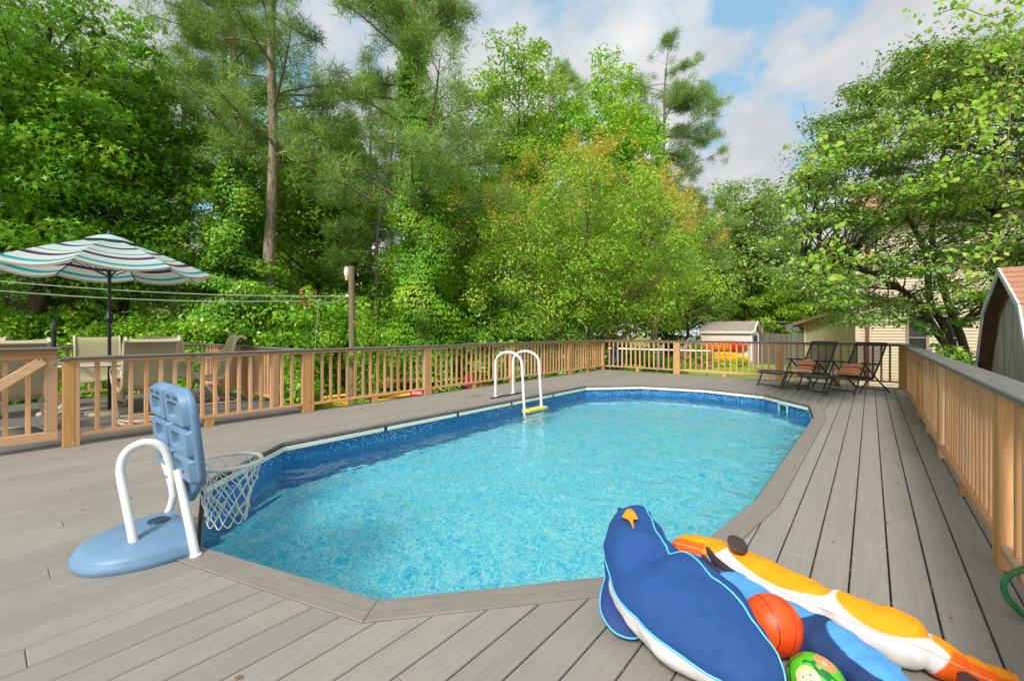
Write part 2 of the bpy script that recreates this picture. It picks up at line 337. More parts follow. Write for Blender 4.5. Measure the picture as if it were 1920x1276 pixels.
# ------------------------------------------------------------------ object helpers
def link(o, parent=None):
    COL.objects.link(o)
    if parent is not None: o.parent = parent
    return o
def tag(o, label=None, cat=None, group=None, kind=None):
    if label: o['label'] = label
    if cat: o['category'] = cat
    if group: o['group'] = group
    if kind: o['kind'] = kind
    return o
def empty(name, label, cat, loc=(0, 0, 0), rz=0, group=None, kind=None):
    o = bpy.data.objects.new(name, None); o.empty_display_size = .2; o.location = loc; o.rotation_euler = (0, 0, rz)
    link(o); return tag(o, label, cat, group, kind)
class MB:
    def __init__(s): s.v = []; s.f = []; s.mi = []; s.smooth = True; s.m = 0
    def add(s, vs, fs, mat=None):
        k = len(s.v); s.v.extend([tuple(v) for v in vs]); s.f.extend([tuple(i + k for i in f) for f in fs]); s.mi.extend([s.m if mat is None else mat] * len(fs)); return s
    def box(s, c, size, rot=None, bev=0.0, mat=None):
        hx, hy, hz = (d / 2 for d in size); c = Vector(c)
        b = min(bev, hx * .9, hy * .9, hz * .9)
        if b <= 0:
            vs = [Vector((x, y, z)) for z in (-hz, hz) for y in (-hy, hy) for x in (-hx, hx)]
            fs = [(0, 2, 3, 1), (4, 5, 7, 6), (0, 1, 5, 4), (2, 6, 7, 3), (0, 4, 6, 2), (1, 3, 7, 5)]
        else:
            vs = []; idx = {}
            for sx in (-1, 1):
                for sy in (-1, 1):
                    for sz in (-1, 1):
                        for a in range(3):
                            p = [sx * (hx - b), sy * (hy - b), sz * (hz - b)]; p[a] = (sx, sy, sz)[a] * (hx, hy, hz)[a]
                            idx[(sx, sy, sz, a)] = len(vs); vs.append(Vector(p))
            fs = []
            for a in range(3):
                o = [i for i in range(3) if i != a]
                for sg in (-1, 1):
                    q = []
                    for (u, v) in ((-1, -1), (1, -1), (1, 1), (-1, 1)):
                        k = [0, 0, 0]; k[a] = sg; k[o[0]] = u; k[o[1]] = v; q.append(idx[(*k, a)])
                    fs.append(tuple(q))
                    # edges
                for (u) in (-1, 1):
                    for (v) in (-1, 1):
                        k0 = [0, 0, 0]; k0[o[0]] = u; k0[o[1]] = v
                        ks = []
                        for e in (-1, 1):
                            k = list(k0); k[a] = e; ks.append(tuple(k))
                        fs.append((idx[(*ks[0], o[0])], idx[(*ks[1], o[0])], idx[(*ks[1], o[1])], idx[(*ks[0], o[1])]))
            for sx in (-1, 1):
                for sy in (-1, 1):
                    for sz in (-1, 1): fs.append(tuple(idx[(sx, sy, sz, a)] for a in range(3)))
        if rot is not None: vs = [rot @ v for v in vs]
        return s.add([v + c for v in vs], fs, mat)
    def beam(s, p, q, wd, ht, up=(0, 0, 1), bev=0.0, mat=None):
        p = Vector(p); q = Vector(q); d = q - p; L = d.length; x = d.normalized(); u = Vector(up)
        y = u.cross(x)
        if y.length < 1e-4: y = Vector((0, 1, 0)).cross(x)
        y.normalize(); z = x.cross(y)
        rot = Matrix((x, y, z)).transposed()
        return s.box((p + q) / 2, (L, wd, ht), rot, bev, mat)
    def tube(s, pts, r, n=8, cap=True, flat=1.0, mat=None, up=None):
        pts = [Vector(p) for p in pts]; N = len(pts)
        rs = [r] * N if isinstance(r, (int, float)) else list(r)
        tan = []
        for i in range(N):
            a = pts[max(0, i - 1)]; b = pts[min(N - 1, i + 1)]; t = (b - a)
            tan.append(t.normalized() if t.length > 1e-9 else Vector((0, 0, 1)))
        ref = Vector(up) if up else (Vector((0, 0, 1)) if abs(tan[0].z) < .9 else Vector((1, 0, 0)))
        nx = ref - tan[0] * ref.dot(tan[0]); nx.normalize()
        vs = []
        for i in range(N):
            nx = nx - tan[i] * nx.dot(tan[i])
            if nx.length < 1e-6: nx = tan[i].orthogonal()
            nx.normalize(); ny = tan[i].cross(nx)
            for k in range(n):
                a = 2 * PI * k / n; vs.append(pts[i] + (nx * math.cos(a) * flat + ny * math.sin(a)) * rs[i])
        fs = [(i * n + k, i * n + (k + 1) % n, (i + 1) * n + (k + 1) % n, (i + 1) * n + k) for i in range(N - 1) for k in range(n)]
        if cap: fs += [tuple(range(n))[::-1], tuple((N - 1) * n + k for k in range(n))]
        return s.add(vs, fs, mat)
    def prism(s, poly, z0, z1, bev=0.0, mat=None):      # poly: list of (x, y), counter-clockwise
        n = len(poly); vs = [(x, y, z0) for x, y in poly]
        if bev > 0:
            ins = inset(poly, bev); vs += [(x, y, z1 - bev) for x, y in poly] + [(x, y, z1) for x, y in ins]; lv = 3
        else: vs += [(x, y, z1) for x, y in poly]; lv = 2
        fs = [tuple(range(n))[::-1], tuple((lv - 1) * n + k for k in range(n))]
        for l in range(lv - 1): fs += [(l * n + k, l * n + (k + 1) % n, (l + 1) * n + (k + 1) % n, (l + 1) * n + k) for k in range(n)]
        return s.add(vs, fs, mat)
    def sphere(s, c, r, nu=16, nv=10, mat=None, scale=(1, 1, 1)):
        c = Vector(c); vs = [c + Vector((0, 0, r * scale[2]))]
        for j in range(1, nv):
            ph = PI * j / nv
            for k in range(nu):
                a = 2 * PI * k / nu; vs.append(c + Vector((math.cos(a) * math.sin(ph) * r * scale[0], math.sin(a) * math.sin(ph) * r * scale[1], math.cos(ph) * r * scale[2])))
        vs.append(c - Vector((0, 0, r * scale[2]))); fs = []
        for k in range(nu): fs.append((0, 1 + k, 1 + (k + 1) % nu)); fs.append((len(vs) - 1, len(vs) - 1 - nu + (k + 1) % nu, len(vs) - 1 - nu + k))
        for j in range(nv - 2):
            for k in range(nu): a = 1 + j * nu; fs.append((a + k, a + nu + k, a + nu + (k + 1) % nu, a + (k + 1) % nu))
        return s.add(vs, fs, mat)
    def mesh(s, name, mats, smooth=None, angle=35):
        me = bpy.data.meshes.new(name); me.from_pydata(s.v, [], s.f)
        for m in (mats if isinstance(mats, (list, tuple)) else [mats]): me.materials.append(m)
        if any(s.mi): me.polygons.foreach_set('material_index', s.mi)
        bm = bmesh.new(); bm.from_mesh(me); bmesh.ops.recalc_face_normals(bm, faces=bm.faces)
        if smooth if smooth is not None else s.smooth:
            lim = math.radians(angle)
            for f in bm.faces: f.smooth = True
            for e in bm.edges:
                if len(e.link_faces) == 2 and e.calc_face_angle(0) > lim: e.smooth = False
        bm.to_mesh(me); bm.free(); return me
    def obj(s, name, mats, parent=None, smooth=None, angle=35, **kw):
        o = bpy.data.objects.new(name, s.mesh(name, mats, smooth, angle)); link(o, parent)
        return tag(o, **kw) if kw else o
def inset(poly, d):
    n = len(poly); out = []
    for i in range(n):
        p0 = Vector(poly[i - 1]); p = Vector(poly[i]); p1 = Vector(poly[(i + 1) % n])
        e0 = (p - p0).normalized(); e1 = (p1 - p).normalized()
        n0 = Vector((-e0.y, e0.x)); n1 = Vector((-e1.y, e1.x)); b = n0 + n1
        k = d / max(.3, 1 + n0.dot(n1)); q = p + b * k; out.append((q.x, q.y))
    return out
def inst(me, name, parent=None, loc=(0, 0, 0), rot=(0, 0, 0), scale=None):
    o = bpy.data.objects.new(name, me); o.location = loc; o.rotation_euler = rot
    if scale: o.scale = scale
    return link(o, parent)
def catmull(pts, n):
    pts = [Vector(p) for p in pts]; P = [pts[0] * 2 - pts[1]] + pts + [pts[-1] * 2 - pts[-2]]; out = []
    segs = len(pts) - 1
    for i in range(n):
        u = i / (n - 1) * segs; k = min(int(u), segs - 1); t = u - k
        a, b, c, d = P[k:k + 4]
        out.append(.5 * ((2 * b) + (c - a) * t + (2 * a - 5 * b + 4 * c - d) * t * t + (3 * b - a - 3 * c + d) * t ** 3))
    return out
def copy_tree(o, parent=None):
    c = o.copy(); link(c)
    if parent is not None: c.parent = parent
    for ch in list(o.children): copy_tree(ch, c)
    return c

# ================================================================== GROUND
GZ = -1.25
mb = MB(); mb.add([(-140, -60, GZ), (140, -60, GZ), (140, 220, GZ), (-140, 220, GZ)], [(0, 1, 2, 3)]); mb.obj('ground', M_ground, smooth=False, kind='structure')
lawn_poly = [(-7.6, 13.0), (.2, 13.0), (-1.2, 22), (-3.5, 34), (-8.5, 37), (-16, 34), (-13, 24), (-9.5, 17)]
mb = MB(); mb.prism(lawn_poly, GZ - .05, GZ + .012); mb.obj('lawn', M_grass, smooth=False, kind='structure')
mb = MB(); mb.prism([(.25, 13), (4, 13), (4, 24), (-1.1, 24)], GZ - .05, GZ + .008); mb.obj('dirt_yard', M_soil, smooth=False, kind='structure')

# ================================================================== POOL OUTLINE (X, Y), counter-clockwise
POOL = [(-1.67, 1.11), (-.775, 2.15), (-.62, 3.42), (-.60, 7.25), (-.75, 8.40), (-1.54, 9.30), (-2.68, 9.52), (-3.88, 9.22), (-4.74, 8.28), (-4.80, 2.04), (-4.02, 1.10), (-2.87, .76)]
POOL = POOL[:4] + POOL[4:]
def offset(poly, d): return inset(poly, -d)
TRIM = offset(POOL, .14)
TRIMG = offset(POOL, .144)
FX0, FX1 = -6.42, .64              # main deck extents
DY1 = 12.2
PX0, PY1 = -10.75, 3.1             # patio extents
def clip_range(poly, x):           # y-interval of convex polygon at x
    ys = []
    n = len(poly)
    for i in range(n):
        (x0, y0), (x1, y1) = poly[i], poly[(i + 1) % n]
        if (x0 - x) * (x1 - x) <= 0 and x0 != x1: ys.append(y0 + (y1 - y0) * (x - x0) / (x1 - x0))
    return (min(ys), max(ys)) if len(ys) >= 2 else None

deck = empty('deck', None, None, kind='structure')
pitch = .1475
def board(xa, xb, ya, yb, mat, lowpts=None, highpts=None):
    poly = [(xa, ya)] + (lowpts or []) + [(xb, yb if False else ya)]
def make_boards(x0, x1, ylo, yhi, mat, parent, gapw, joints=True):
    n = int(round((x1 - x0) / pitch)); 
    for i in range(n):
        g = gapw(x0 + (i + .5) * pitch)
        xa = x0 + i * pitch + g / 2; xb = x0 + (i + 1) * pitch - g / 2
        pieces = []
        ra, rb = clip_range(TRIMG, xa), clip_range(TRIMG, xb)
        xmin = min(p[0] for p in TRIMG); xmax = max(p[0] for p in TRIMG)
        mids = [p for p in TRIMG if xa < p[0] < xb]
        if ra is None and rb is None: pieces.append(([(xa, ylo), (xb, ylo)], [(xb, yhi), (xa, yhi)]))
        elif ra is not None and rb is not None:
            yc = .5 * (ra[0] + ra[1])
            lowm = sorted([p for p in mids if p[1] < yc], key=lambda p: -p[0]); him = sorted([p for p in mids if p[1] > yc], key=lambda p: p[0])
            pieces.append(([(xa, ylo), (xb, ylo)], [(xb, rb[0])] + lowm + [(xa, ra[0])]))
            pieces.append(([(xa, ra[1])] + him + [(xb, rb[1])], [(xb, yhi), (xa, yhi)]))
        else:
            # notched by an extreme edge: full polygon with a notch
            if ra is not None:
                m = sorted(mids, key=lambda p: p[1]); pts = [(xa, ylo), (xb, ylo), (xb, yhi), (xa, yhi), (xa, ra[1])] + m[::-1] + [(xa, ra[0])]
            else:
                m = sorted(mids, key=lambda p: p[1]); pts = [(xa, ylo), (xb, ylo), (xb, rb[0])] + m + [(xb, rb[1]), (xb, yhi), (xa, yhi)]
            mb = MB(); mb.prism(pts, -.026, 0, .0); mb.obj('board', mat, parent, smooth=False); continue
        for low, high in pieces:
            ya = max(p[1] for p in low); yb = min(p[1] for p in high)
            cuts = []
            if joints:
                y = ylo + ((i * 1.93) % 4.88)
                while y < yhi:
                    if ya + .25 < y < yb - .25: cuts.append(y)
                    y += 4.88
            segs = [low] + [None] * len(cuts)
            cur = low
            for c in cuts + [None]:
                top = high if c is None else [(xb, c - .001), (xa, c - .001)]
                poly = cur + top
                # cur must run left->right, top right->left
                mb = MB(); mb.prism(poly, -.026, 0, .003)
                mb.obj('board', mat, parent, smooth=False)
                if c is not None: cur = [(xa, c + .001), (xb, c + .001)]
random_gap = lambda x: .0075 if x > -1.2 else (.006 if x > -2.4 else .0035)
make_boards(FX0, FX1, -3.2, DY1, M_deck, deck, random_gap)
patio = empty('patio_deck', None, None, kind='structure')
make_boards(FX0 - .002 - 29 * pitch, FX0 - .002, -3.2, PY1, M_patio, patio, lambda x: .004)
mb = MB()
for x in (FX0 + .02, FX1 - .02): mb.box((x, (DY1 - 3.2) / 2, -.14), (.038, DY1 + 3.2, .22))
mb.box(((FX0 + FX1) / 2, DY1 - .03, -.14), (FX1 - FX0 - .1, .038, .22)); mb.box(((PX0 + FX0) / 2, PY1 - .03, -.14), (FX0 - PX0 - .1, .038, .22)); mb.box((PX0 + .03, 0, -.14), (.038, 6, .22))
for y in np.arange(-2.9, 12, .41):                  # joists under the boards, outside the pool
    r = [(FX0 + .1, FX1 - .1)]
    def xr(poly, y):
        xs = []
        for i in range(len(poly)):
            (x0, y0), (x1, y1) = poly[i], poly[(i + 1) % len(poly)]
            if (y0 - y) * (y1 - y) <= 0 and y0 != y1: xs.append(x0 + (x1 - x0) * (y - y0) / (y1 - y0))
        return (min(xs), max(xs)) if xs else None
    c = xr(TRIM, y)
    r = [(FX0 + .1, c[0]), (c[1], FX1 - .1)] if c else r
    for a, b in r: mb.box(((a + b) / 2, y, -.13), (b - a, .038, .18))
mb.obj('joists', M_greywood, deck, smooth=False, kind='stuff')
mb = MB()
for x in (FX0 + .2, -3, FX1 - .2):
    for y in (-3, 12): mb.box((x, y, GZ / 2 - .1), (.09, .09, -GZ - .1))
mb.obj('deck_posts', M_greywood, deck, smooth=False, kind='stuff')
n = len(POOL)
for i in range(n):
    a, b, c, d = POOL[i], POOL[(i + 1) % n], TRIM[(i + 1) % n], TRIM[i]
    def sh(p, q, e=.0009): v = Vector(q) - Vector(p); v.normalize(); return (p[0] + v.x * e, p[1] + v.y * e)
    poly = [sh(d, c), sh(c, d), sh(b, a), sh(a, b)]
    mb = MB()
    # local frame so that the grain follows the board
    p, q = Vector(d), Vector(c); ang = math.atan2(q.y - p.y, q.x - p.x); rot = Matrix.Rotation(-ang, 2)
    loc = [tuple(rot @ (Vector(v) - p)) for v in poly]
    mb.prism(loc, -.03, .0035, .003); o = mb.obj('trim_board', M_trim, deck, smooth=False); o.location = (p.x, p.y, 0); o.rotation_euler = (0, 0, ang)

# ================================================================== POOL
pool = empty('swimming_pool', 'oval swimming pool with dark blue liner walls set into the grey deck', 'pool', (-2.7, 5.1, GZ))
OFF = Vector((-2.7, 5.1, GZ))
def padd(mb, name, mat, **kw):
    o = mb.obj(name, mat, pool, **kw); o.location = -OFF; return o
WALL = offset(POOL, .012); COPE = offset(POOL, -.004)
WZ, FZ = -.215, -1.20
mb = MB(); k = len(WALL)
rings = [(WALL, -.04), (WALL, FZ + .12), (inset(WALL, .04), FZ + .03), (inset(WALL, .14), FZ)]
vs = []
for poly, z in rings: vs += [(x, y, z) for x, y in poly]
fs = [(l * k + i, l * k + (i + 1) % k, (l + 1) * k + (i + 1) % k, (l + 1) * k + i) for l in range(1) for i in range(k)]
mb.add(vs, fs); padd(mb, 'liner_wall', M_lwall, smooth=False)
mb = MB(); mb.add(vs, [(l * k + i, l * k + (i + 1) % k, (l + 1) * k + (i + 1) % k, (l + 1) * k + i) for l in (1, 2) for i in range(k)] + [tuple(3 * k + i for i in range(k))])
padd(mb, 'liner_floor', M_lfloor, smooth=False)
for i in range(k):
    a, b = Vector(offset(POOL, .006)[i]), Vector(offset(POOL, .006)[(i + 1) % k]); L = (b - a).length
    ins = (Vector((-(b - a).y, (b - a).x)).normalized())
    pieces = max(1, round(L / 1.22)); 
    for j in range(pieces):
        p = a + (b - a) * (j / pieces); q = a + (b - a) * ((j + 1) / pieces)
        u = (q - p).normalized(); p2 = p + u * (.02 if j else .004); q2 = q - u * (.02 if j < pieces - 1 else .004)
        mb = MB(); mb.beam((p2.x, p2.y, -.066) , (q2.x, q2.y, -.066), .052, .056, bev=.008); padd(mb, 'coping_rail', M_cream)
        if j:
            mb = MB(); mb.beam((p.x - u.x * .028, p.y - u.y * .028, -.068), (p.x + u.x * .028, p.y + u.y * .028, -.068), .047, .05, bev=.004); padd(mb, 'coping_clip', plain('clip_blue', s2l((20, 70, 120)), .4))
    mb = MB(); mb.beam((a.x, a.y, -.034), (b.x, b.y, -.034), .054, .006); padd(mb, 'coping_lip', M_dark)
# return fitting on the far right wall
mb = MB()
p = (Vector((*POOL[4], 0)) * .48 + Vector((*POOL[5], 0)) * .52); u = (Vector((*POOL[5], 0)) - Vector((*POOL[4], 0))).normalized(); nn = Vector((-u.y, u.x, 0))
rot = Matrix((u, nn, Vector((0, 0, 1)))).transposed()
for (dx, dz, wx, hz) in ((0, .075, .26, .035), (0, -.075, .26, .035), (-.11, 0, .04, .12), (.11, 0, .04, .12)):
    mb.box(p + rot @ Vector((dx, .02, dz - .17)), (wx, .02, hz), rot, .004)
padd(mb, 'skimmer_frame', plain('pale_aqua_plastic', s2l((150, 205, 205)), .4))
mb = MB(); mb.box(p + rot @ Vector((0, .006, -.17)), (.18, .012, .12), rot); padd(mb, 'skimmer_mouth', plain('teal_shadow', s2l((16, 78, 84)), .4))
mb = MB(); mb.add([(x, y, WZ) for x, y in offset(POOL, .011)], [tuple(range(k))]); mb.obj('water', M_water, smooth=False, kind='structure')

# ================================================================== RAILINGS
RH = .914
bal_mesh = {}
def baluster(L):
    k = round(L, 3)
    if k not in bal_mesh:
        mb = MB(); mb.box((0, 0, L / 2), (.038, .038, L), bev=.004); bal_mesh[k] = mb.mesh('baluster', M_wood_v, True, 30)
    return bal_mesh[k]
mb = MB(); mb.box((0, 0, .435), (.09, .09, .87), bev=.005); post_me = mb.mesh('post', M_post, True, 30)
mb = MB(); mb.box((0, 0, .435), (.036, .085, .87), bev=.004); stud_me = mb.mesh('end_stud', M_wood_v, True, 30)
def railing(label, p0, p1, posts, cap_w=.15, blocks=True, group='deck railings', caps=(.06, .06), side=0, first=.3):
    p0 = Vector(p0); p1 = Vector(p1); d = p1 - p0; L = d.length; rz = math.atan2(d.y, d.x)
    root = empty('railing', label, 'railing', (p0.x, p0.y, 0), rz, group)
    ps = sorted(posts)
    for s in ps:
        if s > .2 - first: inst(post_me, 'post', root, (s, 0, 0))
        for e in (-1, 1):
            if 0 < s + e * .064 < L and s > 0.2 - first: inst(stud_me, 'end_stud', root, (s + e * .0645, R.uniform(-.002, .002), 0))
    # rails per bay
    for a, b in zip(ps[:-1], ps[1:]):
        a2, b2 = a + .084, b - .084
        for nm, z, wd, ht in (('bottom_rail', .115, .082, .036),):
            mb = MB(); mb.beam((a2, 0, z), (b2, 0, z), wd, ht, bev=.004); mb.obj(nm, M_wood_x, root)
        nb = max(1, round((b2 - a2) / .138) - 1); st = (b2 - a2) / (nb + 1)
        for j in range(nb): inst(baluster(.72), 'baluster', root, (a2 + st * (j + 1) + R.uniform(-.003, .003), 0, .134), (R.uniform(-.006, .006), R.uniform(-.006, .006), R.choice((0, PI / 2, PI))))
        if blocks and b2 - a2 > 1.2:
            mb = MB(); mb.box(((a + b) / 2, 0, .048), (.1, .08, .096), bev=.004); mb.obj('support_block', M_post, root)
    y = -caps[0]
    k = max(1, round(L / 3.6))
    for j in range(k):
        a = -caps[0] + (L + sum(caps)) * j / k + (.0015 if j else 0); b = -caps[0] + (L + sum(caps)) * (j + 1) / k - .0015
        mb = MB(); mb.beam((a, side, RH - .0125), (b, side, RH - .0125), cap_w, .025, bev=.007); mb.obj('cap_rail', M_cap, root)
        mb = MB(); mb.beam((max(a, 0), 0, .8705), (min(b, L), 0, .8705), .09, .034, bev=.004); mb.obj('top_rail', M_wood_x, root)
    return root
LX = -6.34; FYY = 12.12; RX = .535
def Ypx(px, X):
    d = direction(px, HZ); return X / d.x * d.y
lp = [Ypx(128, LX), Ypx(576, LX), Ypx(800, LX), Ypx(959, LX), Ypx(1067, LX), FYY]
l0 = lp[0]
railing('long wooden railing behind the pool ladder, parting the deck from the green hedge', (LX, l0), (LX, FYY), [v - l0 for v in lp], caps=(.06, .075))
fx = lambda px: (lambda d: FYY / d.y * d.x)(direction(px, HZ))
fp = [fx(1269), fx(1461.5)]
railing('far wooden railing behind the loungers, with lawn and shed beyond', (LX, FYY), (RX, FYY), [0.0] + [v - LX for v in fp] + [RX - LX], caps=(-.08, .075), first=0)
rp = [-1.6, .83, 3.27, 5.72, 8.1, 10.4]
railing('right-hand wooden railing running along the straight deck boards past the loungers', (RX, -1.6), (RX, FYY - .0), [v + 1.6 for v in rp], cap_w=.165, caps=(.06, -.08))
pp = Ypx(576, LX)
yE = 3.02
railing('wooden railing closing the right end of the patio beside the dining chairs', (PX0 + .12, yE), (LX - .06, yE), [0, 1.07, 2.14, 3.21], blocks=True, caps=(.075, -.02))
railing('low wooden railing behind the patio dining set, under the striped umbrella', (PX0 + .12, -3.0), (PX0 + .12, yE), [0.05, 1.9, 3.2, 4.6], caps=(.06, -.08))
# gate
g0 = l0 - .075
gate = empty('gate', 'wooden deck gate with a diagonal brace at the left edge beside the thick post', 'gate', (LX, g0, 0), -PI / 2)
GTOP = 1.015; GL = 1.05
mb = MB(); mb.beam((-.02, 0, GTOP - .0125), (GL, 0, GTOP - .0125), .13, .025, bev=.007); mb.obj('cap_rail', M_cap, gate)
for nm, z in (('top_rail', .945), ('bottom_rail', .13)):
    mb = MB(); mb.beam((0, 0, z), (GL, 0, z), .04, .088, bev=.004); mb.obj(nm, M_wood_x, gate)
for x in (.045, GL - .045):
    mb = MB(); mb.box((x, .0, .5375), (.088, .038, .725), bev=.004); mb.obj('stile', M_wood_v, gate)
for x in np.arange(.2, GL - .1, .145): inst(baluster(.725), 'baluster', gate, (x, -.03, .175))
mb = MB(); mb.beam((.1, .03, .89), (GL - .1, .03, .2), .03, .085, bev=.004); mb.obj('diagonal_brace', M_wood_x, gate)
mb = MB()
for z in (.84, .87, .80): mb.tube([(-.03, -.045, z), (.09, -.045, z)], .004, 6)
mb.tube([(.06, -.045, .72), (.06, -.045, .84)], .005, 6); mb.obj('latch', M_black, gate)

# ================================================================== LADDER
lad = empty('pool_ladder', 'white two-hoop pool ladder with a yellow step at the far side of the pool', 'ladder', on(958, 742))
def at_lad(mb, name, mat, **kw):
    o = mb.obj(name, mat, lad, **kw); o.location = -lad.location; return o
YB, YA = 5.38, 5.96     # two hoops along Y, recomputed below from the photo
f1 = on(946, 741); YA_ = f1.y
xd = -5.15; xp = -4.55
ys = [Ypx(946, xd), Ypx(975, xd)]
ys = [Ypx(979, xp), Ypx(1011, xp)]
for y in ys:
    pts = [(xd, y, .0), (xd, y, .3), (xd, y, .58)]
    for a in np.linspace(PI, 0, 9)[1:-1]: pts.append(((xd + xp) / 2 + (xp - xd) / 2 * math.cos(a), y, .60 + .21 * math.sin(a)))
    pts += [(xp, y, .56), (xp + .03, y, .1), (xp + .07, y, -.5), (xp + .1, y, -1.18)]
    mb = MB(); mb.tube(catmull(pts, 40), .024, 12); at_lad(mb, 'hoop_rail', M_white)
    mb = MB(); mb.tube([(xd, y, .0), (xd, y, .035)], [.042, .03], 12); at_lad(mb, 'foot', M_white)
mb = MB(); mb.box((xp + .09, sum(ys) / 2, -.165), (.15, abs(ys[1] - ys[0]) + .06, .045), bev=.008); at_lad(mb, 'step', M_yellow)
for z in (-.42, -.66, -.9):
    mb = MB(); mb.box((xp + .1, sum(ys) / 2, z), (.12, abs(ys[1] - ys[0]), .04), bev=.008); at_lad(mb, 'tread', M_white)
mb = MB(); mb.box((xd + .05, sum(ys) / 2, .012), (.05, abs(ys[1] - ys[0]) + .35, .018), bev=.004); at_lad(mb, 'anchor_bar', M_dark)

# ================================================================== PATIO SET
def sling_mat():
    def f(t):
        v, r, raw = shifted(t, (1, 1, 1), False)
        wv = t.n('ShaderNodeTexChecker', ins={'Vector': raw, 'Scale': 160.0}); n = t.noise(raw, 6, 3, .5)
        col = t.mix(wv.outputs['Fac'], s2l((186, 178, 140)), s2l((158, 150, 116))); col = t.mix(t.ramp(n, [(.4, 0), (.7, .2)]), col, s2l((140, 134, 108)))
        return pbsdf(t, col, .8)
    return material('tan_sling_mesh', f)
M_sling = sling_mat()
def make_chair():
    root = empty('patio_chair', 'x', 'chair', (0, 0, 0), 0, 'tan sling chairs round the patio table')
    prof = [(-.47, 1.045), (-.42, 1.085), (-.36, 1.07), (-.315, 1.0), (-.27, .82), (-.22, .6), (-.19, .47), (-.12, .415), (.05, .41), (.2, .44), (.28, .43), (.31, .40)]
    P = [Vector((0, a, b)) for a, b in prof]; C = catmull(P, 34)
    mb = MB(); vs = []
    for s in (0, 1):
        for p in C:
            for x in (-.255, -.12, 0, .12, .255): vs.append((x, p.y, p.z - .012 * (1 - (x / .255) ** 2) - .004 * s))
    n = len(C); fs = []
    for s in (0, 1):
        for i in range(n - 1):
            for j in range(4): a = s * n * 5 + i * 5 + j; fs.append((a, a + 1, a + 6, a + 5))
    for i in range(n - 1):
        for j in (0, 4): a = i * 5 + j; fs.append((a, a + 5, a + 5 + n * 5, a + n * 5))
    mb.add(vs, fs); mb.obj('sling', M_sling, root)
    for e in (-1, 1):
        mb = MB(); mb.tube([Vector((e * .268, p.y, p.z)) for p in C], .016, 8, flat=1.5); mb.obj('side_rail', M_tan, root)
        mb = MB(); arm = [(e * .275, -.25, .70), (e * .30, -.12, .70), (e * .31, .1, .69), (e * .31, .24, .66), (e * .30, .27, .58), (e * .29, .2, .43)]
        mb.tube(catmull(arm, 20), .017, 8, flat=.8); mb.obj('armrest', M_tan, root)
        mb = MB(); leg = [(e * .285, .18, .42), (e * .29, .05, .25), (e * .29, -.08, .09), (e * .29, -.0, .02), (e * .29, .2, .014), (e * .26, .34, .014)]
        mb.tube(catmull(leg, 24), .017, 8); mb.obj('leg', M_tan, root)
        mb = MB(); mb.tube(catmull([(e * .29, .0, .02), (e * .29, -.2, .014), (e * .26, -.36, .014)], 10), .016, 8); mb.obj('runner', M_tan, root)
    mb = MB()
    for (y, z) in ((-.46, 1.045), (.30, .40)): mb.tube([(-.268, y, z), (.268, y, z)], .014, 8)
    for y in (.34, -.36): mb.tube([(-.26, y, .014), (.26, y, .014)], .015, 8)
    mb.tube([(-.28, .02, .39), (.28, .02, .39)], .012, 8); mb.obj('cross_bars', M_tan, root)
    return root
proto = make_chair()
chairs = [(-7.52, 1.42, PI / 2, 'tan sling chair seen from behind, nearest the blue backboard'),
          (-7.60, .20, PI / 2 + .1, 'tan sling chair seen from behind through the slatted gate'),
          (-9.42, 1.22, -PI / 2 - .05, 'tan sling chair facing the pool, just left of the umbrella pole'),
          (-9.38, 2.18, -PI / 2 + .25, 'tan sling chair facing the pool, right of the umbrella pole beyond the table'),
          (-8.45, 2.42, PI - .12, 'tan sling chair seen side-on at the right end of the patio table'),
          (-9.2, -.12, -PI / 2 - .3, 'tan sling chair cut by the left edge of the photo, behind the gate')]
for i, (x, y, rz, lab) in enumerate(chairs):
    c = proto if i == 0 else copy_tree(proto)
    c.location = (x, y, .0); c.rotation_euler = (0, 0, rz + PI if False else rz); c['label'] = lab
TC = Vector((-8.5, 1.2, 0))
tab = empty('patio_table', 'tan oval patio table in the middle of the sling chairs', 'table', TC)
mb = MB()
ov = [(.58 * math.cos(a) * (1), .92 * math.sin(a)) for a in np.linspace(0, 2 * PI, 49)[:-1]]
mb.prism(ov, .715, .735, .004); mb.obj('tabletop', plain('speckled_tabletop', s2l((188, 176, 152)), .25, .1, 40), tab)
mb = MB(); mb.tube([(x * 1.01, y * 1.01, .715) for x, y in ov] + [(ov[0][0] * 1.01, ov[0][1] * 1.01, .715)], .02, 8, False); mb.obj('rim', M_tan, tab)
for sx in (-1, 1):
    for sy in (-1, 1):
        mb = MB(); pts = catmull([(sx * .42, sy * .70, .70), (sx * .22, sy * .52, .60), (sx * .12, sy * .40, .38), (sx * .16, sy * .46, .14), (sx * .42, sy * .68, .015)], 18)
        mb.tube(pts, .022, 8, flat=1.4); mb.obj('leg', M_tan, tab)
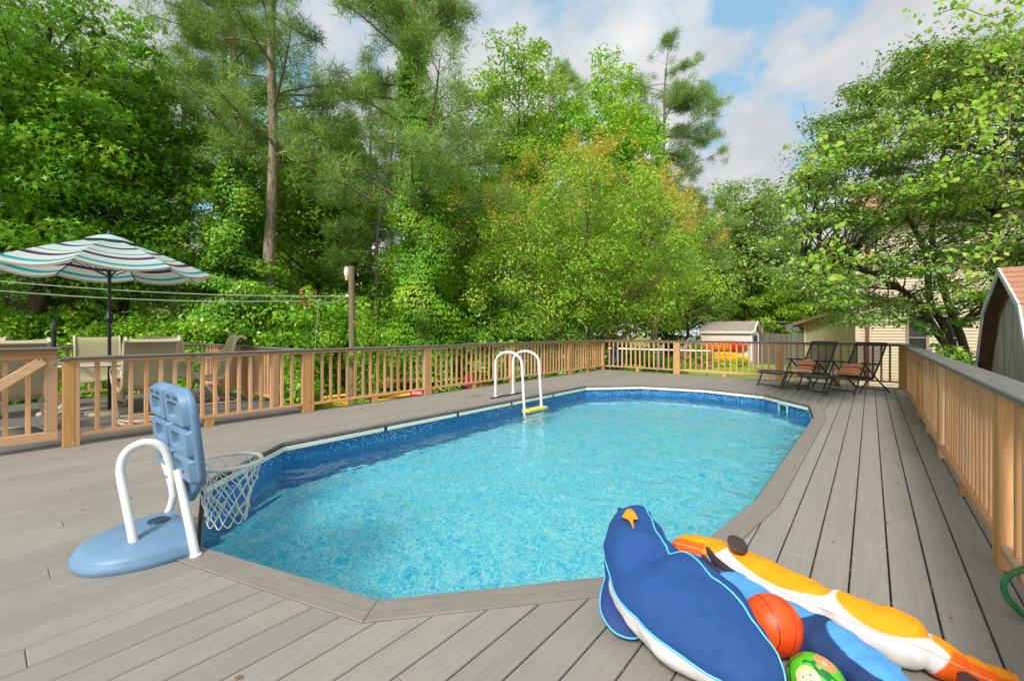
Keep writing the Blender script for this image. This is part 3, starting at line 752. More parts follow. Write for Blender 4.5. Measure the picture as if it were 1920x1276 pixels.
# umbrella
umb = empty('patio_umbrella', 'striped teal, white and navy umbrella open over the patio table', 'umbrella', TC)
def f_stripe(t):
    a = t.n('ShaderNodeAttribute', attribute_name='band'); f = a.outputs['Fac']
    lt = s2l((186, 208, 204)); be = s2l((206, 198, 190)); te = s2l((30, 150, 158)); nv = s2l((48, 54, 96)); wh = s2l((232, 230, 222))
    st = []; x = 0; seq = [(lt, .10), (wh, .014), (te, .03), (wh, .014), (be, .05), (nv, .035), (wh, .012), (lt, .075), (wh, .014), (te, .022), (wh, .014), (lt, .06), (nv, .05), (be, .014), (lt, .10), (wh, .014), (te, .03), (wh, .014), (be, .05), (nv, .055), (wh, .014), (be, .04), (lt, .05), (te, .04), (lt, .03), (be, .03)]
    tot = sum(s[1] for s in seq)
    for c, wd in seq: st.append((x, c)); x += wd / tot
    st = st[:31]
    col = t.ramp(f, st, 'CONSTANT')
    tcx = t.n('ShaderNodeTexCoord'); n = t.noise(tcx.outputs['Object'], 300, 2, .5)
    p = pbsdf(t, col, .85, n, .1, .001)
    tr = t.n('ShaderNodeBsdfTranslucent', ins={'Color': col}); mx = t.n('ShaderNodeMixShader', ins={0: .35, 1: p, 2: tr.outputs[0]})
    return mx.outputs[0]
M_stripe = material('striped_canvas', f_stripe); M_vent = plain('pale_teal_canvas', s2l((160, 188, 186)), .85)
UR, UZ0, UZ1, UA = 1.22, 2.05, 2.50, .38
def rib_pt(k, u):
    a = UA + 2 * PI * k / 8
    return Vector((math.cos(a) * UR * u, math.sin(a) * UR * u, UZ1 - (UZ1 - UZ0) * (u ** 1.35)))
NU, NV = 24, 12
for k in range(8):
    vs = []; band = []
    for i in range(NU + 1):
        u = i / NU * .94 + .06
        A, B = rib_pt(k, u), rib_pt(k + 1, u)
        for j in range(NV + 1):
            f = j / NV; p = A.lerp(B, f); s = 4 * f * (1 - f); p.z -= .075 * s * u ** 1.4; p *= 1; p.x *= 1 - .035 * s * u; p.y *= 1 - .035 * s * u
            vs.append(p); band.append(u)
    for j in range(NV + 1):                                          # short hanging valance
        p = vs[NU * (NV + 1) + j] * 1; vs.append(Vector((p.x * .985, p.y * .985, p.z - .028))); band.append(.985)
    mb = MB(); mb.add(vs, [(i * (NV + 1) + j, i * (NV + 1) + j + 1, (i + 1) * (NV + 1) + j + 1, (i + 1) * (NV + 1) + j) for i in range(NU + 1) for j in range(NV)])
    o = mb.obj('canopy_panel', M_stripe, umb, angle=80); at_ = o.data.attributes.new('band', 'FLOAT', 'POINT'); at_.data.foreach_set('value', band)
    mb = MB(); mb.tube([rib_pt(k, u) - Vector((0, 0, .015)) for u in np.linspace(.05, 1.0, 9)], .008, 6); mb.obj('rib', M_black, umb)
    mb = MB(); mb.tube([Vector((0, 0, 1.95)), rib_pt(k, .52) - Vector((0, 0, .02))], .007, 6); mb.obj('strut', M_black, umb)
mb = MB(); vs = [Vector((0, 0, UZ1 + .075))]
for u, dz in ((.12, .05), (.24, .018)):
    for k in range(8): p = rib_pt(k, u); vs.append(p + Vector((0, 0, dz + .012)))
mb.add(vs, [(0, 1 + k, 1 + (k + 1) % 8) for k in range(8)] + [(1 + k, 9 + k, 9 + (k + 1) % 8, 1 + (k + 1) % 8) for k in range(8)]); mb.obj('vent', M_vent, umb)
mb = MB(); mb.tube([(0, 0, UZ1 + .06), (0, 0, UZ1 + .09), (0, 0, UZ1 + .13)], [.035, .03, .008], 10); mb.obj('finial', M_black, umb)
mb = MB(); mb.tube([(0, 0, .05), (0, 0, UZ1 + .05)], .021, 12); mb.obj('pole', M_black, umb)
mb = MB(); mb.tube([(0, 0, 1.28), (0, 0, 1.31), (0, 0, 1.40), (0, 0, 1.44)], [.025, .042, .042, .025], 12); mb.tube([(.03, -.02, 1.36), (.09, -.03, 1.36)], .008, 6); crank = mb.obj('crank_housing', M_black, umb)
mb = MB(); mb.tube([(.09, -.03, 1.36), (.10, -.03, 1.45)], .011, 8); mb.obj('crank_handle', M_steel, crank)
mb = MB(); mb.tube([(0, 0, .0), (0, 0, .04), (0, 0, .05)], [.26, .26, .05], 28)
mb.obj('base', M_tan, umb)
bp = at(101, 6.9)
ib = empty('capped_pole', 'short black capped pole standing behind the gate chair', 'pole', (bp.x, bp.y, 0))
mb = MB(); mb.tube([(0, 0, 0), (0, 0, 1.18)], .03, 12); mb.obj('tube', M_black, ib)
mb = MB(); mb.tube([(0, 0, 1.18), (0, 0, 1.2), (0, 0, 1.28), (0, 0, 1.3), (0, 0, 1.31), (0, 0, 1.37)], [.03, .036, .036, .03, .012, .012], 12); mb.obj('cap', plain('charcoal_plastic', (.05, .052, .055), .5), ib)
# flat tray under the table
mb = MB(); ring = [(.24 * math.cos(a), .15 * math.sin(a)) for a in np.linspace(0, 2 * PI, 25)[:-1]]
mb.tube([(x, y, .05) for x, y in ring + ring[:1]], .014, 6, False)
for s in np.linspace(-.18, .18, 6): mb.beam((s - .05, -.12 * math.sqrt(1 - (s / .24) ** 2), .05), (s + .03, .12 * math.sqrt(1 - (s / .24) ** 2), .05), .02, .012)
for a in (0, 2, 4): mb.tube([(.15 * math.cos(a), .1 * math.sin(a), 0), (.15 * math.cos(a), .1 * math.sin(a), .05)], .01, 6)
o = mb.obj('footrest_rack', M_tan, None); q = on(262, 785, .05); o.location = (q.x, q.y, 0); o.rotation_euler = (0, 0, .6); tag(o, 'low tan slotted rack lying on the deck under the table', 'rack')

# ================================================================== LOUNGERS
M_mesh = material('black_sling_mesh', lambda t: (lambda p, tr: t.n('ShaderNodeMixShader', ins={0: .32, 1: p, 2: tr.outputs[0]}).outputs[0])(pbsdf(t, (.03, .03, .032), .6), t.n('ShaderNodeBsdfTransparent')))
M_meshd = plain('dark_grey_sling', (.075, .07, .068), .7, .1, 8, .1)
def make_lounger():
    root = empty('sun_lounger', 'x', 'sun lounger', (0, 0, 0), 0, 'black loungers in the far corner of the deck')
    W = .29
    seat = [(0.0, .30), (.12, .335), (.55, .30), (.95, .275), (1.08, .27)]
    back = [(1.10, .29), (1.25, .55), (1.42, .90), (1.44, .945)]
    def sheet(prof, w, sag, mat, nm):
        C = catmull([Vector((0, a, b)) for a, b in prof], 14); vs = []
        for s in (0, 1):
            for p in C:
                for x in (-w, -w / 2, 0, w / 2, w): vs.append((x, p.y, p.z - sag * (1 - (x / w) ** 2) - .005 * s))
        n = len(C); fs = [(s * n * 5 + i * 5 + j, s * n * 5 + i * 5 + j + 1, s * n * 5 + i * 5 + j + 6, s * n * 5 + i * 5 + j + 5) for s in ((0, 1) if nm == 'seat_sling' else (0,)) for i in range(n - 1) for j in range(4)]
        mb = MB(); mb.add(vs, fs); mb.obj(nm, mat, root)
        for e in (-1, 1): mb = MB(); mb.tube([Vector((e * w, p.y, p.z)) for p in C], .015, 8); mb.obj('side_rail', M_black, root)
        mb = MB(); mb.tube([(-w, C[0].y, C[0].z), (w, C[0].y, C[0].z)], .014, 8); mb.tube([(-w, C[-1].y, C[-1].z), (w, C[-1].y, C[-1].z)], .014, 8); mb.obj('cross_bar', M_black, root)
    sheet(seat, W, .012, M_meshd, 'seat_sling'); sheet(back, W, .006, M_mesh, 'back_sling')
    mb = MB(); mb.box((0, 1.435, .925), (.54, .02, .07), Matrix.Rotation(-.42, 3, 'X'), .004); mb.obj('head_pad', M_meshd, root)
    for e in (-1, 1):
        x = e * (W + .02)
        mb = MB(); mb.tube([(x, .13, .32), (x, -.02, .0)], .014, 8); mb.obj('front_leg', M_black, root)
        mb = MB(); mb.tube([(x, .88, .55), (x, .62, .0)], .014, 8); mb.obj('middle_leg', M_black, root)
        mb = MB(); mb.tube([(x, .88, .55), (x, 1.20, .24), (x, 1.50, .0)], .015, 8); mb.obj('rear_leg', M_black, root)
        mb = MB(); mb.tube([(x, .95, .27), (x, .75, .02)], .012, 8); mb.obj('brace', M_black, root)
        mb = MB(); arm = catmull([(x + e * .01, .78, .57), (x + e * .02, .95, .56), (x + e * .02, 1.15, .545), (x + e * .01, 1.27, .54)], 12); mb.tube(arm, .013, 8, flat=1.0); mb.beam((x + e * .015, .80, .575), (x + e * .015, 1.15, .56), .05, .018, bev=.006); mb.obj('armrest', M_black, root)
    mb = MB()
    for y in (0.02, .645, 1.45): mb.tube([(-W - .02, y, .045 if y < 1 else .04), (W + .02, y, .045 if y < 1 else .04)], .011, 8)
    mb.obj('floor_bars', M_black, root)
    return root
lg = make_lounger()
lg['label'] = 'black folding lounger closer to the right-hand railing, with the mostly red striped cushion'
lg.location = (-.86, 10.02, 0); lg.rotation_euler = (0, 0, -math.atan2(.57, .75))
lg2 = copy_tree(lg); lg2['label'] = 'black folding lounger on the left, farther from the right-hand railing'
lg2.location = (-1.62, 10.44, 0); lg2.rotation_euler = (0, 0, -math.atan2(.55, .75))
def f_cush(seed):
    def f(t):
        v, r, raw = shifted(t, (1, 1, 1), False)
        sp = t.n('ShaderNodeSeparateXYZ', ins={0: raw}); fr = t.math('ADD', t.math('MULTIPLY', sp.outputs[1], 2.35), .5)
        cols = [(206, 62, 50), (222, 140, 70), (196, 60, 60), (236, 214, 190), (214, 120, 60), (160, 140, 96), (226, 150, 110), (190, 70, 70), (232, 160, 60), (150, 120, 90), (222, 130, 100), (238, 226, 210), (160, 60, 50), (226, 150, 60), (176, 150, 110), (212, 110, 90), (230, 190, 150), (196, 80, 60), (214, 140, 80)]
        rr = random.Random(seed); rr.shuffle(cols)
        return pbsdf(t, t.ramp(fr, [(i / len(cols), s2l(c)) for i, c in enumerate(cols)], 'CONSTANT'), .9, t.noise(raw, 200, 2), .2, .002)
    return f
def cushion(seed, lab, base, ang):
    mb = MB(); n = 18; vs = []
    for s in (1, -1):
        for i in range(n + 1):
            for j in range(n + 1):
                u, v = i / n * 2 - 1, j / n * 2 - 1
                h = max(0, (1 - u ** 4) * (1 - v ** 4)) ** .55 * .07
                k = 1 - .06 * (1 - abs(u)) * abs(v) ** 3 - .06 * (1 - abs(v)) * abs(u) ** 3
                vs.append((u * .21 * k, v * .21 * k, h * s))
    o_ = (n + 1) ** 2
    fs = [(s * o_ + i * (n + 1) + j, s * o_ + (i + 1) * (n + 1) + j, s * o_ + (i + 1) * (n + 1) + j + 1, s * o_ + i * (n + 1) + j + 1) for s in (0, 1) for i in range(n) for j in range(n)]
    mb.add(vs, fs); o = mb.obj('cushion', material('striped_cushion_%d' % seed, f_cush(seed)), None, angle=70)
    tag(o, lab, 'cushion', 'striped cushions on the loungers')
    M = base.matrix_basis @ Matrix.Translation((0, .98, .42)) @ Matrix.Rotation(math.radians(ang), 4, 'X') @ Matrix.Rotation(.08, 4, 'Z')
    o.matrix_basis = M; return o
cushion(3, 'orange-topped striped cushion leaning on the lounger on the left', lg2, 38)
cushion(11, 'red and cream striped cushion on the lounger beside the right-hand railing', lg, 26)

# ================================================================== BASKETBALL HOOP
hoop = empty('basketball_hoop', 'poolside basketball hoop with blue backboard and white net at the near pool corner', 'basketball hoop', (-3.1, .75, 0))
HO = -hoop.location
def hadd(mb, name, mat, **kw):
    o = mb.obj(name, mat, hoop, **kw); o.location = HO; return o
mb = MB(); NR, NA = 14, 40; cx, cy = -3.06, .735
vs = []
prof = [(1.0, 0), (1.02, .012), (1.015, .03), (.99, .042)] + [(math.cos(a) * .985, .042 + .072 * math.sin(a) ** .8) for a in np.linspace(.05, PI / 2 - .15, 10)]
for (r, z) in prof:
    for j in range(NA + 1):
        a = PI + PI * j / NA
        bx = math.copysign(abs(math.cos(a)) ** .85, math.cos(a)); by = -abs(math.sin(a)) ** .8
        vs.append((cx + bx * .305 * r, cy + by * .445 * r if j not in (0, NA) else cy, z))
k = NA + 1; fs = [(i * k + j, i * k + j + 1, (i + 1) * k + j + 1, (i + 1) * k + j) for i in range(len(prof) - 1) for j in range(NA)]
fs.append(tuple((len(prof) - 1) * k + j for j in range(k)))
fs.append(tuple([i * k for i in range(len(prof))] + [i * k + NA for i in range(len(prof))][::-1]))
mb.add(vs, fs); hadd(mb, 'base', M_hoopblue, angle=50)
mb = MB(); q = deep(285, 990, 2.36); mb.tube([(cx - .04, cy - .09, .108), (cx - .04, cy - .09, .119)], [.055, .05], 20); hadd(mb, 'filler_cap', plain('dark_teal_cap', s2l((40, 74, 88)), .3))
arch = [deep(252, 1024, 2.25), deep(246, 990, 2.26), deep(234, 930, 2.28), deep(226, 880, 2.30), deep(238, 846, 2.32), deep(272, 829, 2.36), deep(305, 838, 2.40), deep(320, 875, 2.42), deep(326, 930, 2.43)]
mb = MB(); mb.tube(catmull(arch, 48), .0205, 14); hadd(mb, 'arch_tube', M_white)
foot = on(367, 1042); 
for nm, a, b, c in (('front_post', Vector((foot.x, foot.y, 0.0)), deep(350, 960, 2.33), deep(333, 880, 2.37)), ('rear_post', Vector((-3.31, .70, .0)), deep(325, 930, 2.62), deep(309, 862, 2.64))):
    mb = MB(); mb.tube(catmull([a, b, c], 12), .0205, 14); hadd(mb, nm, M_white)
mb = MB(); mb.tube([(foot.x, foot.y, 0), (foot.x, foot.y, .012)], .027, 16); hadd(mb, 'foot_cap', M_white)
for (px, py) in ((326, 900), (333, 935)):
    mb = MB(); mb.tube([deep(px - 18, py - 8, 2.56), deep(px + 8, py + 2, 2.36)], .006, 8); hadd(mb, 'bolt', M_steel)
# backboard: local frame x along width, z up, y towards pool, tilted back
BB = Matrix.Translation((-3.045, .74, .228)) @ Matrix.Rotation(math.radians(6), 4, 'X')
def bpt(x, y, z): return BB @ Vector((x, y, z))
def slab(mb, out, y0, y1, bev):
    n = len(out); rings = [(out, y0 + bev), (out, y1 - bev), (inset(out, bev), y1), (inset(out, bev), y0)]
    vs = []
    for poly, y in rings: vs += [bpt(x, y, z) for x, z in poly]
    fs = [(i, (i + 1) % n, n + (i + 1) % n, n + i) for i in range(n)] + [(n + i, n + (i + 1) % n, 2 * n + (i + 1) % n, 2 * n + i) for i in range(n)] + [(3 * n + i, 3 * n + (i + 1) % n, (i + 1) % n, i) for i in range(n)]
    fs += [tuple(2 * n + i for i in range(n)), tuple(3 * n + i for i in range(n))[::-1]]
    mb.add(vs, fs)
def rrect(x0, z0, x1, z1, r, m=4, tl=None, tr=None):
    out = []
    for (cx_, cz_, a0, rr) in ((x1 - r, z0 + r, -PI / 2, r), (x1 - (tr or r), z1 - (tr or r), 0, tr or r), (x0 + (tl or r), z1 - (tl or r), PI / 2, tl or r), (x0 + r, z0 + r, PI, r)):
        for i in range(m + 1): a = a0 + PI / 2 * i / m; out.append((cx_ + rr * math.cos(a), cz_ + rr * math.sin(a)))
    return out
BW = .36
out = [(-.11, 0), (.11, 0)] + [(BW - .02, .16), (BW, .19)] + [(BW, .50)] + [(BW - .12 + .12 * math.cos(a), .53 + .12 * math.sin(a)) for a in np.linspace(.2, PI / 2, 6)] + [(-BW + .12 - .12 * math.cos(a), .53 + .12 * math.sin(a)) for a in np.linspace(PI / 2, .2, 6)] + [(-BW, .50), (-BW, .19), (-BW + .02, .16)]
mb = MB(); slab(mb, out, .0, .04, .010); hadd(mb, 'backboard', M_hoopblue, angle=50)
def pocket(x0, z0, x1, z1, tl=None, tr=None, hole=None, dep=.028):
    mb = MB(); o1 = rrect(x0, z0, x1, z1, .02, 4, tl, tr); o2 = inset(o1, .012)
    hx0, hz0, hx1, hz1 = hole; h1 = rrect(hx0, hz0, hx1, hz1, .022, 4); h2 = inset(h1, .007)
    n = len(o1); vs = []
    for poly, y in ((o1, .0015), (o2, -dep), (h1, -dep), (h2, -.002)): vs += [bpt(x, y, z) for x, z in poly]
    fs = [(a * n + i, a * n + (i + 1) % n, (a + 1) * n + (i + 1) % n, (a + 1) * n + i) for a in range(3) for i in range(n)] + [tuple(3 * n + i for i in range(n))]
    mb.add(vs, fs); hadd(mb, 'moulded_pocket', M_hoopblue, angle=40)
for s in (-1, 1):
    X = lambda a, b: (min(s * a, s * b), max(s * a, s * b))
    for (a, b, z0, z1, h, r) in ((.008, .345, .452, .645, (.07, .26, .485, .58), .10), (.012, .350, .297, .442, (.075, .255, .325, .415), None), (.014, .335, .155, .288, (.075, .24, .18, .262), None), (.02, .15, .03, .135, (.05, .12, .055, .11), None)):
        x0, x1 = X(a, b); hx0, hx1 = X(h[0], h[1])
        pocket(x0, z0, x1, z1, tl=r if s < 0 else None, tr=r if s > 0 else None, hole=(hx0, h[2], hx1, h[3]))
    for zc in (.605,):
        for xa in (.07, .20):
            mb = MB(); x0, x1 = X(xa, xa + .08); slab(mb, [(x0, zc - .009), (x1, zc - .009), (x1, zc + .009), (x0, zc + .009)], -.0292, -.0285, .0001); hadd(mb, 'slot', plain('slot_shadow', s2l((46, 76, 100)), .8))
# rim and net
rc = Vector((-3.1, .985, .365)); rr_ = .185
mb = MB(); ringp = [rc + Vector((rr_ * math.cos(a), rr_ * math.sin(a), 0)) for a in np.linspace(0, 2 * PI, 41)]
mb.tube(ringp, .0115, 10, False); hadd(mb, 'rim', M_white)
mb = MB(); mb.beam(rc + Vector((-.06, -.19, 0)), rc + Vector((.06, -.19, 0)), .05, .05, bev=.006); hadd(mb, 'rim_bracket', M_white)
mb = MB(); NK = 12; rows = 6
def netp(i, r_):
    t = i / rows; rad = rr_ * (1 - .42 * t ** .8) + (.012 * math.sin(r_ * 3.1 + i)); a = 2 * PI * (r_ + (.5 if i % 2 else 0)) / NK
    return rc + Vector((rad * math.cos(a), rad * math.sin(a), -.335 * t - .006 * math.sin(r_ * 5.3 + i * 2)))
for i in range(rows):
    for r_ in range(NK):
        p = netp(i, r_)
        for dq in ((0, -1) if i % 2 == 0 else (0, 1)):
            q = netp(i + 1, (r_ + dq) % NK); mid = (p + q) / 2; mid.z -= .004; m2 = rc.copy(); m2.z = mid.z; mid += (m2 - mid) * .05
            mb.tube([p, mid, q], .0036, 5, False)
        mb.sphere(p, .0065, 6, 4)
for r_ in range(NK):
    p, q = netp(rows, r_), netp(rows, (r_ + 1) % NK); mid = (p + q) / 2 + Vector((0, 0, -.035)); mb.tube(catmull([p, p.lerp(mid, .7) + Vector((0, 0, -.008)), mid, q.lerp(mid, .7) + Vector((0, 0, -.008)), q], 9), .0034, 5, False); mb.sphere(p, .006, 6, 4)
hadd(mb, 'net', M_rope, kind='stuff')

# ================================================================== FLOATS AND BALLS
def vcol_mat(name, rough=.75, bump=.35, scale=330, sheen=.0):
    def f(t):
        a = t.n('ShaderNodeAttribute', attribute_name='paint'); tcx = t.n('ShaderNodeTexCoord')
        vo = t.n('ShaderNodeTexVoronoi', ins={'Vector': tcx.outputs['Object'], 'Scale': float(scale)}); n = t.noise(tcx.outputs['Object'], 6, 4, .5)
        dots = t.ramp(vo.outputs['Distance'], [(.15, .72), (.4, 1.0)])
        c = t.vmath('MULTIPLY', a.outputs['Color'], dots).outputs[0]
        c = t.mix(t.ramp(n, [(.35, 0), (.7, .25)]), c, (0, 0, 0), 'MIX') if False else c
        return pbsdf(t, c, rough, vo.outputs['Distance'], bump, .002, spec=.35, Sheen_Weight=sheen)
    return material(name, f)
M_fabric = vcol_mat('printed_mesh_fabric')
def loft(stations, colfun, name, parent, mat, N=120, K=64, ex=2.3, wr=0.004, crease=lambda t, a: 0.0):
    """stations: (centre, half width, half height, roll)"""
    C = catmull([s[0] for s in stations], N)
    def scal(i, j):
        pts = [Vector((s[j], 0, 0)) for s in stations]; return [max(.002, p.x) if j != 3 else p.x for p in catmull(pts, N)]
    Wd, Hh, Rl = scal(0, 1), scal(0, 2), scal(0, 3)
    vs = []; cols = []; ang = []
    for i in range(N):
        t = (C[min(N - 1, i + 1)] - C[max(0, i - 1)]).normalized(); side = t.cross(Vector((0, 0, 1))).normalized(); up = side.cross(t).normalized()
        q = Quaternion(t, Rl[i]); side = q @ side; up = q @ up
        for k in range(K):
            a = 2 * PI * k / K; ca, sa = math.cos(a), math.sin(a)
            cc = math.copysign(abs(ca) ** (2 / ex), ca); ss = math.copysign(abs(sa) ** (2 / ex), sa)
            wob = 1 + wr / .1 * math.sin(i * .33 + 2 * math.sin(a * 2)) * .35
            p = C[i] + side * (cc * Wd[i] * wob) + up * (ss * Hh[i] * wob)
            p = p + (p - C[i]).normalized() * (crease(i / (N - 1), a) + .012 * (mnoise.noise(p * 7.0)) + .005 * mnoise.noise(p * 21.0))
            if p.z < .004: p.z = .004
            vs.append(p); cols.append(colfun(i / (N - 1), a))
    fs = [(i * K + k, i * K + (k + 1) % K, (i + 1) * K + (k + 1) % K, (i + 1) * K + k) for i in range(N - 1) for k in range(K)]
    fs += [tuple(range(K)), tuple((N - 1) * K + k for k in range(K))]
    mb = MB(); mb.add(vs, fs); o = mb.obj(name, mat, parent, angle=75)
    o.location = -parent.location
    ca = o.data.color_attributes.new('paint', 'FLOAT_COLOR', 'POINT')
    ca.data.foreach_set('color', np.array([(*c, 1) for c in cols], dtype='f').ravel())
    def surf(i, a, off=.0):
        k = int(round(a / (2 * PI) * K)) % K; v = vs[i * K + k]; return v + (v - C[i]).normalized() * off
    return surf, C
def seam(surf, i0, i1, afun, r, name, mat, parent, N=None, off=.002):
    pts = [surf(i, afun(i)) for i in range(i0, i1)]
    sm = [(pts[max(0, j - 1)] + pts[j] + pts[min(len(pts) - 1, j + 1)]) / 3 for j in range(len(pts))]
    mb = MB(); mb.tube(sm, r, 6); o = mb.obj(name, mat, parent); o.location = -parent.location
def sst(a, b, x): 
    t = max(0, min(1, (x - a) / (b - a))); return t * t * (3 - 2 * t)
def lerp3(a, b, t): return tuple(x + (y - x) * t for x, y in zip(a, b))
NAVY, NAVD, CYAN = s2l((36, 78, 140)), s2l((30, 58, 104)), s2l((88, 190, 236))
WHT, ORG, ORD, LBL = (.80, .77, .76), s2l((255, 158, 10)), s2l((255, 104, 14)), s2l((84, 158, 226))
M_pipe = plain('cyan_piping', CYAN, .5); M_orange = plain('orange_fabric', ORG, .7, .05, 40, .2); M_brownfin = plain('dark_brown_fabric', s2l((66, 52, 50)), .7, .15, 50, .3); M_navyf = plain('navy_fabric', s2l((30, 62, 122)), .7, .08, 60, .2)
# --- penguin-like navy float
pg = empty('pool_float', 'big navy blue bird-shaped pool float with orange beak lying at the pool corner', 'pool float', on(1300, 1190))
st = []
for (px, py, z, wd, ht, rl) in ((1183, 957, .30, .030, .03, 0), (1190, 968, .29, .075, .06, .05), (1190, 1000, .26, .115, .09, .1), (1198, 1040, .23, .15, .115, .15), (1220, 1085, .185, .185, .118, .2), (1272, 1130, .16, .20, .135, .22), (1325, 1180, .14, .185, .12, .22), (1383, 1235, .11, .135, .10, .22), (1432, 1285, .08, .09, .07, .2), (1462, 1320, .06, .03, .03, .2)):
    st.append((on(px, py, z), wd, ht, rl))
# angle 0 = side (right of travel direction), pi/2 = top
AL, AR = PI * 1.04, PI * .20
def pcol(t, a):
    a = a % (2 * PI); e = .10
    wl = PI * (.93 if t > .35 else 1.05)
    # side order is fixed below once the side is known
    und = (1 if (a > PI * 1.5 or a < PI * .08) else 0) * sst(.40, .42, t)
    c = lerp3(NAVY, WHT, und)
    if t > .80: c = lerp3(c, ORG, und * sst(.80, .805, t))
    return c
PLO, PHI = PI * 1.93, PI * 2.5
# travel goes from head (far) to tail (near): t x up = side points to image-left side
PLO, PHI = PI * 1.62, PI * 1.985
surf, C = loft(st, pcol, 'body', pg, M_fabric, 130, 144, 2.2, .006, crease=lambda t, a: -.020 * math.exp(-((t - .40 - .05 * math.sin(a)) / .045) ** 2) * max(0, math.sin(a + .3)) + .012 * math.exp(-((t - .50) / .05) ** 2) * max(0, math.sin(a)))
seam(surf, 3, 127, lambda i: (PI * (.085 + .0 * i)) if i > 54 else PI * (1.93 + .155 * i / 54) % (2 * PI), .0042, 'piping', M_pipe, pg)
seam(surf, 3, 127, lambda i: PI * (.80 - .12 * math.sin(PI * i / 130)), .0042, 'piping', M_pipe, pg)
def petal(name, parent, mat, pts, thick=.008, mid=None):
    """thin puffed shape from a 3-D outline"""
    c = sum((Vector(p) for p in pts), Vector()) / len(pts)
    nrm = Vector((0, 0, 0))
    for i in range(len(pts)): nrm += (Vector(pts[i]) - c).cross(Vector(pts[(i + 1) % len(pts)]) - c)
    nrm.normalize(); O = catmull([Vector(p) for p in pts] + [Vector(pts[0])], len(pts) * 5 + 1)[:-1] if len(pts) > 4 else [Vector(p) for p in pts]
    n = len(O); vs = list(O)
    for f, h in ((.9, .6), (.6, 1.0)): vs += [c + (p - c) * f + nrm * thick * h for p in O]
    for f, h in ((.9, .6), (.6, 1.0)): vs += [c + (p - c) * f - nrm * thick * h for p in O]
    fs = []
    for a, b in ((0, 1), (1, 2), (0, 3), (3, 4)): fs += [(a * n + i, a * n + (i + 1) % n, b * n + (i + 1) % n, b * n + i) for i in range(n)]
    fs += [tuple(2 * n + i for i in range(n)), tuple(4 * n + i for i in range(n))]
    mb = MB(); mb.add(vs, fs); o = mb.obj(name, mat, parent, angle=60); o.location = -parent.location; return o
def pz(px, py, Z): return deep(px, py, Z)
# beak, crest, flipper, foot placed on the body surface
def near_surface(px, py, lift=.006):
    d = direction(px, py); o_ = Vector((0, 0, EYE)); best = None
    ob = [c for c in pg.children if c.name.startswith('body')][0]
    for v in ob.data.vertices:
        w_ = v.co - o_; tt = w_.dot(d) / d.dot(d); e = (w_ - d * tt).length
        if e < .012 and (best is None or tt < best): best = tt
    return o_ + d * ((best or 2.2) - lift)
petal('beak', pg, M_orange, [near_surface(px, py, .012) for px, py in ((1166, 968), (1176, 954), (1187, 956), (1196, 972), (1188, 973), (1188, 991), (1180, 976))], .005)
petal('crest_tuft', pg, M_navyf, [pz(px, py, 2.2 + .0) for px, py in ((1159, 950), (1170, 955), (1172, 966), (1161, 971), (1157, 962))], .006)
fl = [(1136, 1078), (1127, 1110), (1126, 1140), (1136, 1165), (1155, 1186), (1185, 1196), (1212, 1188), (1205, 1160), (1178, 1130), (1160, 1100)]
petal('flipper', pg, M_navyf, [on(px, py, .03 + .10 * max(0, (1196 - py) / 118)) for px, py in fl], .022)
mb = MB(); mb.tube(catmull([on(px, py, .055 + .10 * max(0, (1196 - py) / 118)) for px, py in ((1172, 1128), (1167, 1138), (1170, 1155), (1180, 1170), (1196, 1183), (1206, 1182))], 24), .0042, 6); o = mb.obj('piping', M_pipe, pg); o.location = -pg.location
mb = MB(); mb.tube(catmull([on(px, py, .03 + .10 * max(0, (1196 - py) / 118)) for px, py in fl[:7]], 30), .0038, 6); o = mb.obj('piping', M_pipe, pg); o.location = -pg.location
# --- orange and white fish float
ko = empty('pool_float', 'long orange and white patched pool float with dark fins, rightmost on the deck', 'pool float', on(1560, 1150))
st = []
for (px, py, wd, ht) in ((1268, 1021, .03, .03), (1290, 1024, .06, .055), (1340, 1040, .082, .072), (1405, 1072, .088, .08), (1480, 1112, .088, .08), (1560, 1147, .088, .085), (1635, 1178, .09, .085), (1710, 1205, .088, .08), (1765, 1232, .066, .06), (1808, 1254, .046, .04), (1850, 1266, .062, .030), (1895, 1276, .066, .018), (1912, 1284, .03, .012)):
    st.append((on(px, py, ht), wd, ht, 0))
def kcol(t, a):
    a = a % (2 * PI)
    c = WHT
    for (tc_, ac, tw, aw, cc) in ((.07, PI / 2, .14, 2.4, ORG), (.31, PI * .55, .105, 1.15, ORG), (.52, PI * .52, .095, 1.15, ORG), (.74, PI * .52, .12, 1.15, ORG)):
        d = ((t - tc_) / tw) ** 2 + ((a - ac) / aw) ** 2; c = lerp3(c, cc, 1 - sst(.96, 1.04, d))
    if t > .64: c = lerp3(c, ORD if a > 5 or a < 1.2 else ORG, sst(.64, .65, t - .03 * math.sin(a)) * (1 if (a < 1.3 or a > 3.5 or t > .8) else sst(.74, .78, t)))
    if t < .16: c = lerp3(c, ORG, 1 - sst(.13, .15, t)) if 1 < a < 4 else lerp3(c, ORD, 1 - sst(.19, .21, t))
    return c
surf2, C2 = loft(st, kcol, 'body', ko, M_fabric, 300, 110, 2.2, .005, (lambda t, a: -.016 * math.exp(-((t - .62) / .02) ** 2) - .012 * math.exp(-((t - .40) / .018) ** 2) - .02 * math.exp(-((t - .86) / .02) ** 2)))
seam(surf2, 6, 285, lambda i: PI * .14, .002, 'seam', plain('pale_seam', s2l((236, 180, 150)), .7), ko)
petal('fin', ko, M_brownfin, [pz(px, py, Z) for px, py, Z in ((1363, 1012, 2.05), (1368, 1003, 2.08), (1382, 1004, 2.08), (1396, 1014, 2.06), (1403, 1028, 2.03), (1396, 1038, 1.98), (1384, 1034, 1.98), (1370, 1026, 2.0))], .008)
